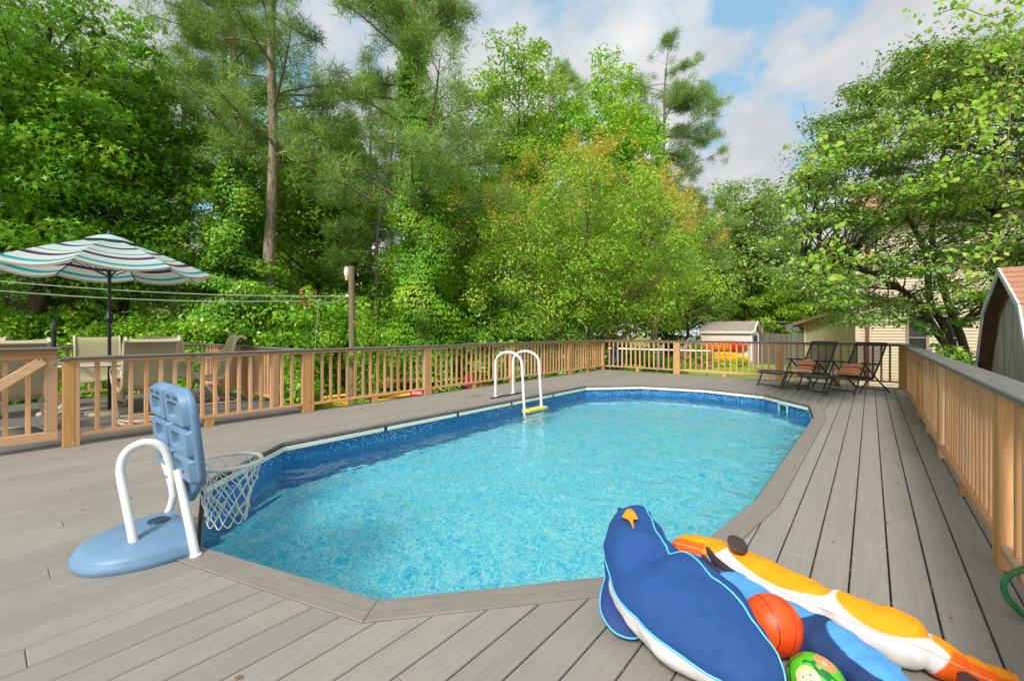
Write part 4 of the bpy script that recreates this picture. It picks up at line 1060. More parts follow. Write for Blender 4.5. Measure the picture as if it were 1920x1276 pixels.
for dx, dy in ((0, 0), (-8, 14)):
    petal('fin', ko, M_brownfin, [pz(px + dx, py + dy, 1.93) for px, py in ((1322, 1024), (1330, 1026), (1345, 1044), (1368, 1062), (1382, 1074), (1372, 1078), (1350, 1066), (1330, 1046))], .007)
petal('care_tag', ko, plain('white_label_cloth', (.75, .74, .72), .8), [on(px, py, .12) for px, py in ((1391, 1078), (1412, 1085), (1409, 1094), (1390, 1087))], .0012)
petal('tail_tag', ko, M_brownfin, [on(px, py, .06) for px, py in ((1789, 1248), (1800, 1253), (1850, 1285), (1838, 1300), (1805, 1280))], .006)
# --- blue whale-like float between
bl = empty('pool_float', 'light blue and navy patched pool float between the orange fish and the basketball', 'pool float', on(1480, 1190))
st = []
for (px, py, wd, ht) in ((1285, 1048, .03, .03), (1310, 1062, .06, .05), (1350, 1086, .075, .06), (1400, 1118, .075, .065), (1460, 1158, .082, .07), (1530, 1200, .09, .075), (1600, 1245, .095, .07), (1680, 1300, .09, .06), (1730, 1320, .05, .04)):
    st.append((on(px, py, ht), wd, ht, 0))
def bcol(t, a):
    c = NAVD
    for (tc_, ac, tw, aw) in ((.08, 2, .12, 4), (.37, PI * .55, .24, 1.45), (.80, PI * .60, .15, .95)):
        d = ((t - tc_) / tw) ** 2 + ((a - ac) / aw) ** 2; c = lerp3(c, LBL, 1 - sst(.97, 1.03, d))
    return c
loft(st, bcol, 'body', bl, M_fabric, 260, 110, 2.2, .005)
petal('collar', bl, M_navyf, [pz(px, py, 1.98) for px, py in ((1290, 1043), (1300, 1040), (1325, 1048), (1350, 1062), (1352, 1085), (1335, 1080), (1318, 1062))], .014)
petal('yellow_patch', bl, M_yellow, [pz(px, py, 1.93) for px, py in ((1293, 1052), (1303, 1055), (1318, 1068), (1324, 1078), (1312, 1073), (1298, 1063))], .006)
# balls
def f_bball(t):
    tcx = t.n('ShaderNodeTexCoord'); v = tcx.outputs['Object']; vo = t.n('ShaderNodeTexVoronoi', ins={'Vector': v, 'Scale': 190.0})
    sep = t.n('ShaderNodeSeparateXYZ', ins={0: v}); x, y, z = sep.outputs
    def line(val, wd=.0016): return t.math('SUBTRACT', 1, t.math('MULTIPLY', t.math('ABSOLUTE', val), 1 / wd), clamp=True)
    l = t.math('MAXIMUM', line(x), line(z))
    hyp = t.math('SUBTRACT', t.math('SQRT', t.math('ADD', t.math('MULTIPLY', y, y), .0022)), t.math('MULTIPLY', t.math('ABSOLUTE', z), 0.0))
    cur = t.math('SUBTRACT', t.math('ABSOLUTE', x), t.math('ADD', .045, t.math('MULTIPLY', t.math('MULTIPLY', z, z), 3.2)))
    l = t.math('MAXIMUM', l, line(cur, .0022)); l = t.math('GREATER_THAN', l, .2)
    n = t.noise(v, 20, 3, .5)
    col = t.mix(t.ramp(n, [(.3, 0), (.7, 1)]), s2l((236, 66, 12)), s2l((246, 92, 24)))
    return pbsdf(t, t.mix(l, col, s2l((96, 26, 16))), .42, vo.outputs['Distance'], .35, .002)
c = on(1448, 1172, .1); mb = MB(); mb.sphere((0, 0, 0), .1, 48, 28); o = mb.obj('basketball', material('orange_pebbled_rubber', f_bball)); o.location = (c.x, c.y, .104); o.rotation_euler = (.5, .3, .9)
tag(o, 'orange basketball wedged between the navy float and the blue float', 'ball')
def f_toy(t):
    tcx = t.n('ShaderNodeTexCoord'); v = tcx.outputs['Object']
    n = t.noise(v, 9, 2, .5, 1.0)
    sep = t.n('ShaderNodeSeparateXYZ', ins={0: v})
    col = t.ramp(n, [(0, s2l((90, 190, 30))), (.47, s2l((110, 205, 40))), (.475, s2l((24, 120, 60))), (.56, s2l((30, 140, 60))), (.565, s2l((130, 210, 50))), (.64, s2l((240, 170, 60))), (.645, s2l((40, 60, 150)))], 'CONSTANT')
    # printed cheerful faces as plain discs
    def disc(p, r): return t.math('LESS_THAN', t.vmath('DISTANCE', v, p).outputs['Value'], r)
    for p, r, c_ in (((-.035, -.025, .068), .034, (246, 196, 150)), ((-.03, -.045, .062), .016, (242, 150, 60)), ((.035, .015, .070), .030, (240, 150, 90)), ((-.045, -.018, .066), .007, (255, 255, 250)), ((-.024, -.02, .076), .007, (255, 255, 250)), ((-.045, -.018, .067), .0032, (50, 30, 20)), ((-.024, -.02, .0765), .0032, (50, 30, 20)), ((.03, .01, .074), .006, (255, 255, 250)), ((.03, .01, .0745), .003, (50, 30, 20))):
        col = t.mix(disc(p, r), col, s2l(c_))
    low = t.math('LESS_THAN', sep.outputs[2], .012); col = t.mix(low, col, s2l((30, 40, 160)))
    return pbsdf(t, col, .3)
c = on(1531, 1284, .08); mb = MB(); mb.sphere((0, 0, 0), .082, 40, 24); o = mb.obj('toy_ball', material('printed_vinyl', f_toy)); o.location = (c.x, c.y, .084); o.rotation_euler = (.35, -.2, .5)
tag(o, 'small green printed ball at the bottom edge in front of the basketball', 'ball')
# green hose
q = on(1925, 1120, .1)
mb = MB(); c0 = Vector((.43, 2.0, .0)); 
hp = [deep(px, py, Z) for px, py, Z in ((1935, 1062, 1.9), (1912, 1068, 1.9), (1892, 1078, 1.88), (1882, 1096, 1.86), (1888, 1118, 1.83), (1905, 1138, 1.80), (1935, 1162, 1.77), (1970, 1165, 1.74), (1990, 1130, 1.76), (1985, 1085, 1.82), (1960, 1062, 1.88), (1935, 1062, 1.9))]
mb.tube(catmull(hp, 60), .012, 10, False); o = mb.obj('garden_hose', M_green_hose); tag(o, 'green garden hose loop beside the right-hand railing at the picture edge', 'hose')

# ================================================================== BUILDINGS
def siding(mb, p0, p1, z0, z1, course=.11, n=None, holes=()):
    """lapped courses between p0 and p1 (left to right seen from outside)"""
    p0 = Vector((*p0, 0)); p1 = Vector((*p1, 0)); d = (p1 - p0).normalized(); nn = Vector((d.y, -d.x, 0))
    z = z0
    while z < z1 - .01:
        zt = min(z + course, z1)
        spans = [(0, (p1 - p0).length)]
        for (a, b, za, zb) in holes:
            if z < zb and zt > za:
                spans = [s_ for (u, v) in spans for s_ in (((u, a), (b, v)) if u < a and v > b else ((u, v),))]
        for (u, v) in spans:
            a, b = p0 + d * u, p0 + d * v
            gv = course * .17
            mb.add([a - nn * .03 + Vector((0, 0, z)), b - nn * .03 + Vector((0, 0, z)), b - nn * .03 + Vector((0, 0, z + gv)), a - nn * .03 + Vector((0, 0, z + gv)), a + nn * .022 + Vector((0, 0, z + gv)), b + nn * .022 + Vector((0, 0, z + gv)), a + nn * .004 + Vector((0, 0, z)), b + nn * .004 + Vector((0, 0, z))], [(0, 1, 2, 3), (3, 2, 5, 4), (0, 1, 7, 6)])
            mb.add([a + nn * .022 + Vector((0, 0, z + gv)), b + nn * .022 + Vector((0, 0, z + gv)), b + nn * .004 + Vector((0, 0, zt)), a + nn * .004 + Vector((0, 0, zt))], [(0, 1, 2, 3)])
        z = zt
def bpart(mb, nm, mat, par, **kw):
    o = mb.obj(nm, mat, par, smooth=kw.pop('smooth', False), **kw); o.location = -par.location; return o
# white garden shed (long side faces the camera)
Zs = 33.0
sA = at(1316, Zs); sB = at(1409, 30.8); ex = (sB - sA); ex.z = 0; L = ex.length; ex.normalize(); ey = Vector((-ex.y, ex.x, 0))
sh = empty('garden_shed', 'small white-sided garden shed with grey roof and blue door across the lawn', 'shed', (sA.x, sA.y, GZ))
WT = 1.08; W2 = 2.0; PK = 1.84
def sp(a, b, z): v = sA + ex * a + ey * b; return Vector((v.x, v.y, z))
mb = MB(); siding(mb, sp(0, 0, 0)[:2], sp(L, 0, 0)[:2], GZ, WT, .13); bpart(mb, 'siding', M_sidingw, sh)
mb = MB(); siding(mb, sp(L, 0, 0)[:2], sp(L, W2, 0)[:2], GZ, WT, .13); mb.add([sp(L, 0, WT), sp(L, W2, WT), sp(L, W2 / 2, PK - .05)], [(0, 1, 2)]); mb.add([sp(0, 0, GZ), sp(0, W2, GZ), sp(0, W2, WT), sp(0, W2 / 2, PK - .05), sp(0, 0, WT)], [(0, 1, 2, 3, 4)]); mb.add([sp(0, W2, GZ), sp(L, W2, GZ), sp(L, W2, WT), sp(0, W2, WT)], [(0, 1, 2, 3)]); bpart(mb, 'end_wall', M_sidingw, sh)
def roof_slab(par, a, b, c, d, th, mat, nm='roof', courses=8):
    a, b, c, d = (Vector(v) for v in (a, b, c, d)); mb = MB(); nrm = (b - a).cross(d - a).normalized()
    if nrm.z < 0: nrm = -nrm
    for i in range(courses):
        f0, f1 = i / courses, (i + 1) / courses
        p, q, r, s_ = a.lerp(d, f0), b.lerp(c, f0), b.lerp(c, f1), a.lerp(d, f1)
        mb.add([p, q, r, s_, p + nrm * (th + .012), q + nrm * (th + .012), r + nrm * th, s_ + nrm * th], [(4, 5, 6, 7), (0, 1, 5, 4), (1, 2, 6, 5), (3, 0, 4, 7), (0, 3, 2, 1)])
    bpart(mb, nm, mat, par)
roof_slab(sh, sp(-.15, -.15, WT - .02), sp(L + .15, -.15, WT - .02), sp(L + .15, W2 / 2, PK), sp(-.15, W2 / 2, PK), .05, M_roof)
roof_slab(sh, sp(-.15, W2 + .15, WT - .02), sp(L + .15, W2 + .15, WT - .02), sp(L + .15, W2 / 2, PK), sp(-.15, W2 / 2, PK), .05, M_roof)
mb = MB(); mb.beam(sp(-.15, -.17, WT + .0), sp(L + .15, -.17, WT + .0), .03, .16); mb.beam(sp(L + .17, -.15, WT), sp(L + .17, W2 / 2, PK + .02), .14, .04); mb.beam(sp(L + .17, W2 + .15, WT), sp(L + .17, W2 / 2, PK + .02), .14, .04)
for (a, b) in ((0, 0), (L, 0), (L, W2)): mb.beam(sp(a, b, GZ), sp(a, b, WT), .1, .1)
bpart(mb, 'white_trim', M_trimw, sh)
for j in range(4):
    mb = MB(); mb.box(sp(L + .05, .75 + j * .2, -.15), (.04, .19, 2.0), Matrix.Rotation(math.atan2(ex.y, ex.x), 3, 'Z')); bpart(mb, 'door_board', M_bluedoor, sh)
def kayak(lab, a0, b0, z, length, mats, tilt):
    root = empty('kayak', lab, 'kayak', sp(a0, b0, z), math.atan2(ex.y, ex.x), 'kayaks on the shed wall')
    n, K = 28, 14
    rings = []
    for i in range(n + 1):
        t = i / n * 2 - 1; w_ = .38 * max(0, 1 - abs(t) ** 2.2) ** .75 + .006; rk = .05 * abs(t) ** 3
        rings.append([Vector((t * length / 2, math.sin(a) * .17 * max(.1, (1 - abs(t) ** 3)) , math.cos(a) * w_ + rk)) for a in np.linspace(0, 2 * PI, K + 1)[:-1]])
    mb = MB(); vs = [v for r_ in rings for v in r_]
    cut = int(n * .62)
    mb.add(vs, [(i * K + k_, i * K + (k_ + 1) % K, (i + 1) * K + (k_ + 1) % K, (i + 1) * K + k_) for i in range(n) for k_ in range(K)]); 
    for idx in range(len(mb.mi)): mb.mi[idx] = 1 if idx // K >= cut and len(mats) > 1 else 0
    mb.obj('hull', mats, root)
    mb = MB(); mb.tube([(length * x, -.19, .2) for x in (-.2, -.2, .0, .2)], .01, 5); mb.obj('deck_line', M_dark, root)
kayak('yellow kayak hung low on the white shed wall', 1.75, -.32, -.72, 3.3, [M_kyel, M_kyel], 0)
kayak('orange and red kayak hung above the yellow one', 1.65, -.32, .12, 3.4, [M_kora, M_kred], 0)
# pink flower bush, blue sled added with plants below
sl = at(1296, 29)
sled = empty('plastic_sled', 'blue round-topped plastic sled standing upright left of the white shed', 'sled', (sl.x, sl.y, GZ), TH)
mb = MB(); out = rrect(-.3, .2, .3, 1.95, .28, 8); 
n = len(out); ins = inset(out, .05)
mb.add([(x, 0, z) for x, z in out] + [(x, -.08, z) for x, z in out] + [(x, -.08, z) for x, z in ins] + [(x, -.02, z) for x, z in ins], [(a * n + i, a * n + (i + 1) % n, (a + 1) * n + (i + 1) % n, (a + 1) * n + i) for a in range(3) for i in range(n)] + [tuple(3 * n + i for i in range(n))]); mb.obj('shell', M_bluep, sled)
mb = MB(); mb.tube([(x * 1.01, -.05, z) for x, z in out + out[:1]], .025, 6, False); mb.obj('rim', M_white, sled)
mb = MB(); mb.tube([(-.12, -.08, .5), (0, -.1, .42), (.12, -.08, .5)], .015, 6); mb.obj('rope', M_rope, sled)
# tan garage
Zg = 25.0
def house(name, lab, cat, pxs, Zl, Zr, ztop, course, corner=True):
    A = at(pxs[0], Zl); B = at(pxs[1], Zr); root = empty(name, lab, cat, (A.x, A.y, GZ)); return A, B, root
A, B, ga = house('garage', 'low tan-sided garage with a sloping roof left of the house', 'building', (1509, 1640), 26, 22, 1, .12)
d = (B - A); Lg = d.length; d.normalize(); nb = Vector((-d.y, d.x, 0))
def gp(a, b, z): v = A + d * a + nb * b; return Vector((v.x, v.y, z))
zE = 1.55; zR = 2.35
mb = MB(); siding(mb, gp(0, 0, 0)[:2], gp(Lg, 0, 0)[:2], GZ, zE, .12)
for i in range(7):
    z0 = zE + i * .12; f = (z0 - zE) / (zR - zE)
    siding(mb, gp(min(Lg - .2, f * Lg * .75), 0, 0)[:2], gp(Lg, 0, 0)[:2], z0, z0 + .12, .12)
bpart(mb, 'siding', M_siding, ga)
mb = MB(); mb.add([gp(0, 0, GZ), gp(0, 6, GZ), gp(0, 6, zE), gp(0, 0, zE)], [(0, 1, 2, 3)]); bpart(mb, 'side_wall', M_siding, ga)
mb = MB(); mb.beam(gp(.04, -.02, GZ), gp(.04, -.02, zE), .1, .1); bpart(mb, 'corner_trim', M_siding, ga)
roof_slab(ga, gp(-.85, -.45, zE - .12), gp(-.85, 6, zE - .12), gp(Lg * .8, 6, zR + .1), gp(Lg * .8, -.45, zR + .1), .07, M_roofb)
mb = MB(); mb.beam(gp(-.85, -.47, zE - .1), gp(Lg * .8, -.47, zR + .12), .03, .18, up=(0, 0, 1)); bpart(mb, 'fascia', plain('brown_grey_paint', s2l((150, 120, 104)), .6), ga)
mb = MB(); mb.box(gp(-.5, -.2, zE - .25), (.8, .6, .25), Matrix.Rotation(math.atan2(d.y, d.x), 3, 'Z')); bpart(mb, 'soffit', plain('grey_paint', s2l((130, 126, 122)), .6), ga)
# far neighbouring house glimpsed between
A2 = at(1478, 44); nh = empty('neighbour_house', 'pale distant house with brown window trim left of the garage', 'building', (A2.x, A2.y, GZ), TH)
mb = MB(); mb.box((1.6, 2, 1.3), (4.2, 4, 3.2)); mb.obj('wall', plain('pale_stucco', s2l((214, 204, 176)), .8), nh, smooth=False)
mb = MB(); mb.prism([(-.9, -.3), (4.1, -.3), (4.1, 4.3), (-.9, 4.3)], 2.9, 3.0); mb.add([(-.9, -.3, 3), (4.1, -.3, 3), (4.1, 4.3, 3), (-.9, 4.3, 3), (1.6, 2, 4.2)], [(0, 1, 4), (1, 2, 4), (2, 3, 4), (3, 0, 4)]); mb.obj('roof', M_roof, nh, smooth=False)
mb = MB(); mb.box((1.6, -.04, 2.0), (2.4, .06, .12)); mb.box((1.6, -.04, 1.5), (.1, .06, 1.0)); mb.obj('window_trim', M_brown, nh, smooth=False)
# main house
A, B, ho = house('house', 'two-storey tan-sided house half hidden by the evergreen tree', 'house', (1606, 2050), 17.5, 13.5, 6, .115)
d = (B - A); Lh = d.length; d.normalize(); nb = Vector((-d.y, d.x, 0))
def hp_(a, b, z): v = A + d * a + nb * b; return Vector((v.x, v.y, z))
def a_of(px):           # distance along the wall of a screen column
    r = direction(px, HZ); det = r.x * (-d.y) + r.y * d.x
    return (A.x * r.y - A.y * r.x) / (-(d.x * r.y - d.y * r.x))
HT = 5.6
wins = [(a_of(1699), a_of(1742), .1, 1.75), (a_of(1764), a_of(1800), .1, 1.75)]
mb = MB(); siding(mb, hp_(0, 0, 0)[:2], hp_(Lh, 0, 0)[:2], GZ, HT, .115, holes=wins); bpart(mb, 'siding', M_siding, ho)
mb = MB(); mb.add([hp_(0, 0, GZ), hp_(0, 7, GZ), hp_(0, 7, HT), hp_(0, 0, HT)], [(0, 1, 2, 3)]); bpart(mb, 'side_wall', M_siding, ho)
for (a, b, z0, z1) in wins:
    RZ = Matrix.Rotation(math.atan2(d.y, d.x), 3, 'Z'); mb = MB()
    mb.box(hp_((a + b) / 2, -.02, z1 - .03), (b - a, .08, .07), RZ); mb.box(hp_((a + b) / 2, -.02, z0 + .03), (b - a, .1, .07), RZ)
    for x in (a + .04, b - .04): mb.box(hp_(x, -.022, (z0 + z1) / 2), (.08, .07, z1 - z0 - .14), RZ)
    mb.box(hp_((a + b) / 2, -.0, (z0 + z1) / 2), (b - a - .16, .05, .045), RZ)
    w_ = bpart(mb, 'window', plain('taupe_frame', s2l((146, 132, 112)), .5), ho)
    mb = MB(); mb.box(hp_((a + b) / 2, .05, (z0 + z1) / 2), (b - a - .1, .02, z1 - z0 - .1), RZ); o = mb.obj('pane', M_glass, w_, smooth=False)
mb = MB(); mb.beam(hp_(.03, -.03, GZ), hp_(.03, -.03, HT), .12, .1); bpart(mb, 'corner_trim', M_siding, ho)
ad = a_of(1627); mb = MB(); mb.beam(hp_(ad, -.06, GZ), hp_(ad, -.06, HT), .1, .1, up=(1, 0, 0)); bpart(mb, 'downspout', M_brown, ho)
roof_slab(ho, hp_(-.5, -.6, HT - .05), hp_(Lh, -.6, HT - .05), hp_(Lh, 4, HT + 2), hp_(-.5, 4, HT + 2), .08, M_roofb)
mb = MB(); mb.beam(hp_(-.5, -.62, HT), hp_(Lh, -.62, HT), .04, .16); mb.add([hp_(-.5, -.6, HT - .06), hp_(Lh, -.6, HT - .06), hp_(Lh, 0, HT - .06), hp_(-.5, 0, HT - .06)], [(0, 1, 2, 3)]); bpart(mb, 'eave', M_brown, ho)
# weathered gambrel shed beside the right railing
XW = 1.16
gs = empty('gambrel_shed', 'mildewed grey barn-roofed shed with brown shingles beyond the right-hand railing', 'shed', (XW, 6.73, GZ))
prof = [(8.62, .62), (8.02, 1.42), (7.22, 1.86), (6.42, 1.42), (5.82, .62), (5.78, GZ), (8.66, GZ)]
mb = MB(); wall = [(8.0, .60), (7.48, 1.33), (6.73, 1.70), (5.98, 1.33), (5.46, .60), (5.46, GZ), (8.0, GZ)]
mb.add([(XW, y, z) for y, z in wall], [tuple(range(7))]); mb.add([(XW, 8.0, GZ), (XW + 3, 8.0, GZ), (XW + 3, 8.0, .6), (XW, 8.0, .6)], [(0, 1, 2, 3)]); mb.add([(XW, 5.46, GZ), (XW + 3, 5.46, GZ), (XW + 3, 5.46, .6), (XW, 5.46, .6)], [(0, 1, 2, 3)])
bpart(mb, 'wall', M_stain, gs)
X0 = XW - .13
segs = [((8.12, .52), (7.54, 1.42)), ((7.54, 1.42), (6.73, 1.83)), ((6.73, 1.83), (5.92, 1.42)), ((5.92, 1.42), (5.34, .52))]
mb = MB()
for (a, b) in segs: mb.beam((X0, a[0], a[1] - .02), (X0, b[0], b[1] - .02), .018, .055, up=(0, 0, 1))
bpart(mb, 'drip_edge', plain('chipped_white_paint', s2l((206, 208, 208)), .5, .15, 20, .3), gs)
mb = MB()
for (a, b) in segs:
    mb.add([(X0 + .01, a[0], a[1] - .03), (X0 + .01, b[0], b[1] - .03), (XW, b[0], b[1] - .03), (XW, a[0], a[1] - .03)], [(0, 1, 2, 3)])
bpart(mb, 'soffit', plain('rotten_wood', s2l((84, 62, 46)), .95, .4, 10, .5), gs)
shm = {}
for si, (a, b) in enumerate(segs):
    if si in (2, 3): a, b = b, a          # a = lower edge
    av, bv = Vector((0, *a)), Vector((0, *b)); Ls = (bv - av).length; u = (bv - av).normalized(); nrm = Vector((0, -u.z, u.y)); nrm = -nrm if nrm.z < 0 else nrm
    rows_ = max(1, round(Ls / .13)); rh = Ls / rows_
    if si not in (2, 1) and si != 3: pass
    for r_ in range(rows_):
        for c_ in range(9):
            x = X0 + .005 + c_ * .33 + (.16 if r_ % 2 else 0) - (.0 if c_ else (.16 if r_ % 2 else 0)); wd = .325 if c_ or not r_ % 2 else .155
            if r_ % 2 and c_ == 0: x, wd = X0 + .005, .155
            elif r_ % 2: x = X0 + .005 + .16 + (c_ - 1) * .33
            key = (round(wd, 3), si)
            if key not in shm:
                m_ = MB(); vs = []
                for (xx) in (0, wd):
                    for (uu, hh) in ((-.012, .012), (rh + .01, .002)):
                        vs.append(Vector((xx, 0, 0)) + u * uu + nrm * hh); vs.append(Vector((xx, 0, 0)) + u * uu + nrm * (hh - .009))
                m_.add(vs, [(0, 2, 6, 4), (1, 5, 7, 3), (0, 4, 5, 1), (2, 3, 7, 6), (0, 1, 3, 2), (4, 6, 7, 5)]); shm[key] = m_.mesh('shingle', M_roofb, False)
            base = av + u * (r_ * rh)
            o = inst(shm[key], 'shingle', gs, Vector((x, base.y, base.z)) - gs.location)

# ================================================================== FENCES, POLES, WIRES
def picket_fence(lab, p, q, h, z0=GZ, wd=.14, rails=True, grp=None, lean=.01, mat=M_greywood):
    p = Vector(p); q = Vector(q); d = q - p; L = Vector((d.x, d.y)).length; root = empty('wooden_fence', lab, 'fence', (p.x, p.y, z0), math.atan2(d.y, d.x), grp)
    mbk = MB(); mbk.add([(0, 0, 0), (wd - .012, 0, 0), (wd - .012, .02, 0), (0, .02, 0), (0, 0, h), (wd - .012, 0, h), (wd - .012, .02, h), (0, .02, h), (.02, .01, h + .02), (wd - .032, .01, h + .02)], [(0, 1, 5, 4), (1, 2, 6, 5), (2, 3, 7, 6), (3, 0, 4, 7), (4, 5, 9, 8), (7, 8, 9, 6), (4, 8, 7), (5, 6, 9)])
    me = mbk.mesh('picket', mat, False)
    for i in range(int(L / wd)): inst(me, 'picket', root, (i * wd, R.uniform(-.008, .008), R.uniform(-.02, .02)), (0, R.uniform(-lean, lean), 0))
    for z in (.4, h - .3): mb = MB(); mb.beam((0, .04, z), (L, .04, z), .04, .09); mb.obj('rail', mat, root, smooth=False)
    return root
a = at(1421, 34); b = at(1512, 30)
picket_fence('tall grey weathered picket fence between the white shed and the garage', a, b, 2.2, wd=.15)
a = at(1418, 17); b = at(1612, 15)
picket_fence('low grey slatted fence just beyond the far railing behind the loungers', a, b, 1.0, wd=.2, lean=.02)
for px, top, lab in ((1430, 598, 'thin grey clothes-line post right behind the white shed'), (1450, 600, 'thin grey clothes-line post farther right behind the picket fence')):
    p = at(px, 37); r_ = empty('post', lab, 'post', (p.x, p.y, GZ)); zt = EYE + (HZ - top) / FPX * 37
    mb = MB(); mb.beam((0, 0, 0), (0, 0, zt - GZ), .14, .14); mb.obj('shaft', M_pole, r_, smooth=False)
    mb = MB(); mb.beam((-.1, 0, zt - GZ - .1), (.1, 0, zt - GZ - .02), .04, .04); mb.obj('bracket', M_steel, r_, smooth=False)
Zp = 12.5; pb = at(662, Zp); up = empty('utility_pole', 'weathered wooden pole with a small lamp holding two cables above the hedge', 'utility pole', (pb.x, pb.y, GZ))
zt = EYE + (HZ - 499) / FPX * Zp - GZ
ld = Vector((-CS, -SN, 0)) * .05
mb = MB(); mb.tube([(0, 0, 0), tuple(ld * .5 + Vector((0, 0, zt / 2))), tuple(ld + Vector((0, 0, zt)))], [.095, .09, .08], 14); mb.obj('shaft', M_pole, up, angle=80)
lamp_c = ld + Vector((-CS * .13, -SN * .13, zt - .12))
mb = MB(); mb.tube([lamp_c + Vector((0, 0, .1)), lamp_c + Vector((0, 0, -.05)), lamp_c + Vector((0, 0, -.16))], [.05, .085, .06], 12); lamp_h = mb.obj('lamp_housing', M_white, up)
mb = MB(); mb.tube([lamp_c + Vector((0, 0, -.16)), lamp_c + Vector((0, 0, -.28))], [.055, .04], 12); mb.obj('lamp_lens', M_yellow, lamp_h)
mb = MB(); ins_c = Vector((-CS * .17, -SN * .17, EYE + (HZ - 555) / FPX * Zp - GZ)); mb.tube([ins_c * 1, ins_c + Vector((CS * .1, SN * .1, 0))], .02, 8); mb.sphere(ins_c, .05, 8, 6); mb.obj('insulator', M_white, up)
def wire(lab, pts, r=.012, grp='overhead cables'):
    mb = MB(); P = []
    for a, b in zip(pts[:-1], pts[1:]):
        for k_ in range(10):
            f = k_ / 10; v = Vector(a).lerp(Vector(b), f); v.z -= .12 * 4 * f * (1 - f); P.append(v)
    P.append(Vector(pts[-1])); mb.tube(P, r, 5); o = mb.obj('overhead_cable', M_wire); tag(o, lab, 'cable', grp); return o
iw = Vector((pb.x, pb.y, GZ)) + ins_c
wire('upper grey cable running left from the wooden pole under the umbrella', [iw, deep(0, 527, 11.3), deep(-400, 515, 11.0)])
wire('lower grey cable running left from the wooden pole', [iw, deep(595, 563, 12.2), deep(0, 545, 11.2), deep(-400, 535, 11)])
wire('thin cable dropping from the lower cable into the hedge', [deep(597, 563, 12.2), deep(593, 620, 12.2), deep(588, 670, 12.1)], .008)
wire('upper grey cable passing behind the white shed', [deep(1120, 612, 36), deep(1430, 603, 37.2), deep(1700, 596, 36)], .03)
wire('lower grey cable passing behind the white shed', [deep(1120, 618, 36.2), deep(1430, 611, 37.4), deep(1700, 604, 36)], .03)
p = at(1489, 20); r_ = empty('shepherd_hook', 'thin teal shepherd hook by the garage', 'garden hook', (p.x, p.y, GZ))
mb = MB(); mb.tube(catmull([(0, 0, 0), (0, 0, 2.3), (0, 0, 2.5), (-CS * .12, -SN * .12, 2.62), (-CS * .26, -SN * .26, 2.5), (-CS * .28, -SN * .28, 2.42)], 24), .018, 6); mb.obj('rod', M_teal, r_)
# lamp-like satellite dish on garage
p = deep(1588, 606, 21.8); r_ = empty('antenna', 'small white aerial above the garage wall', 'antenna', p); mb = MB(); mb.tube([(0, 0, -.5), (0, 0, .2)], .02, 6); mb.beam((-.3, 0, 0), (.3, 0, .08), .03, .03); mb.beam((-.15, -.1, .1), (.2, .1, -.1), .03, .03); mb.obj('mast', M_white, r_)

# ================================================================== YARD THINGS
pt = at(757, 14.6)
pic = empty('picnic_table', 'brown wooden picnic table beyond the long railing, left of the red chair', 'picnic table', (pt.x, pt.y, GZ), TH + .15)
for j in range(5): mb = MB(); mb.box((0, -.3 + j * .15, .76), (2.3, .142, .04), bev=.005); mb.obj('table_plank', M_picnic, pic)
for s in (-1, 1):
    for j in range(2): mb = MB(); mb.box((0, s * (.66 + j * .13), .46), (2.3, .12, .04), bev=.005); mb.obj('bench_plank', M_picnic, pic)
    for e in (-1, 1): mb = MB(); mb.beam((e * .8, -s * .2, .74), (e * .8, s * .5, 0), .04, .09); mb.obj('leg', M_picnic, pic)
for e in (-1, 1): mb = MB(); mb.beam((e * .84, -.82, .42), (e * .84, .82, .42), .04, .09); mb.beam((e * .84, -.4, .72), (e * .84, .4, .72), .04, .09); mb.obj('cross_beam', M_picnic, pic)
def adir(lab, px, Z, mat, rz, grp=None):
    p = at(px, Z); r_ = empty('adirondack_chair', lab, 'chair', (p.x, p.y, GZ), rz, grp)
    for i in range(5):
        x = (i - 2) * .1; h = .98 - .03 * (i - 2) ** 2; mb = MB(); mb.beam((x, .42 - .0, .22), (x, .42 + .28, h), .088, .02, up=(0, 1, 0)); mb.obj('back_slat', mat, r_)
    for i in range(4): mb = MB(); mb.box((0, -.1 + i * .13, .36 - i * .035), (.52, .115, .02), Matrix.Rotation(-.25, 3, 'X')); mb.obj('seat_slat', mat, r_)
    for e in (-1, 1):
        mb = MB(); mb.box((e * .31, .15, .57), (.12, .7, .025)); mb.obj('arm', mat, r_); mb = MB(); mb.box((e * .27, -.12, .28), (.03, .1, .56)); mb.obj('leg', mat, r_); mb = MB(); mb.beam((e * .27, -.12, .34), (e * .27, .6, .04), .03, .12, up=(1, 0, 0)); mb.obj('rear_leg', mat, r_)
    return r_
adir('dark red slatted garden chair beyond the long railing near the ladder', 898, 14.8, M_redwood, TH + .6)
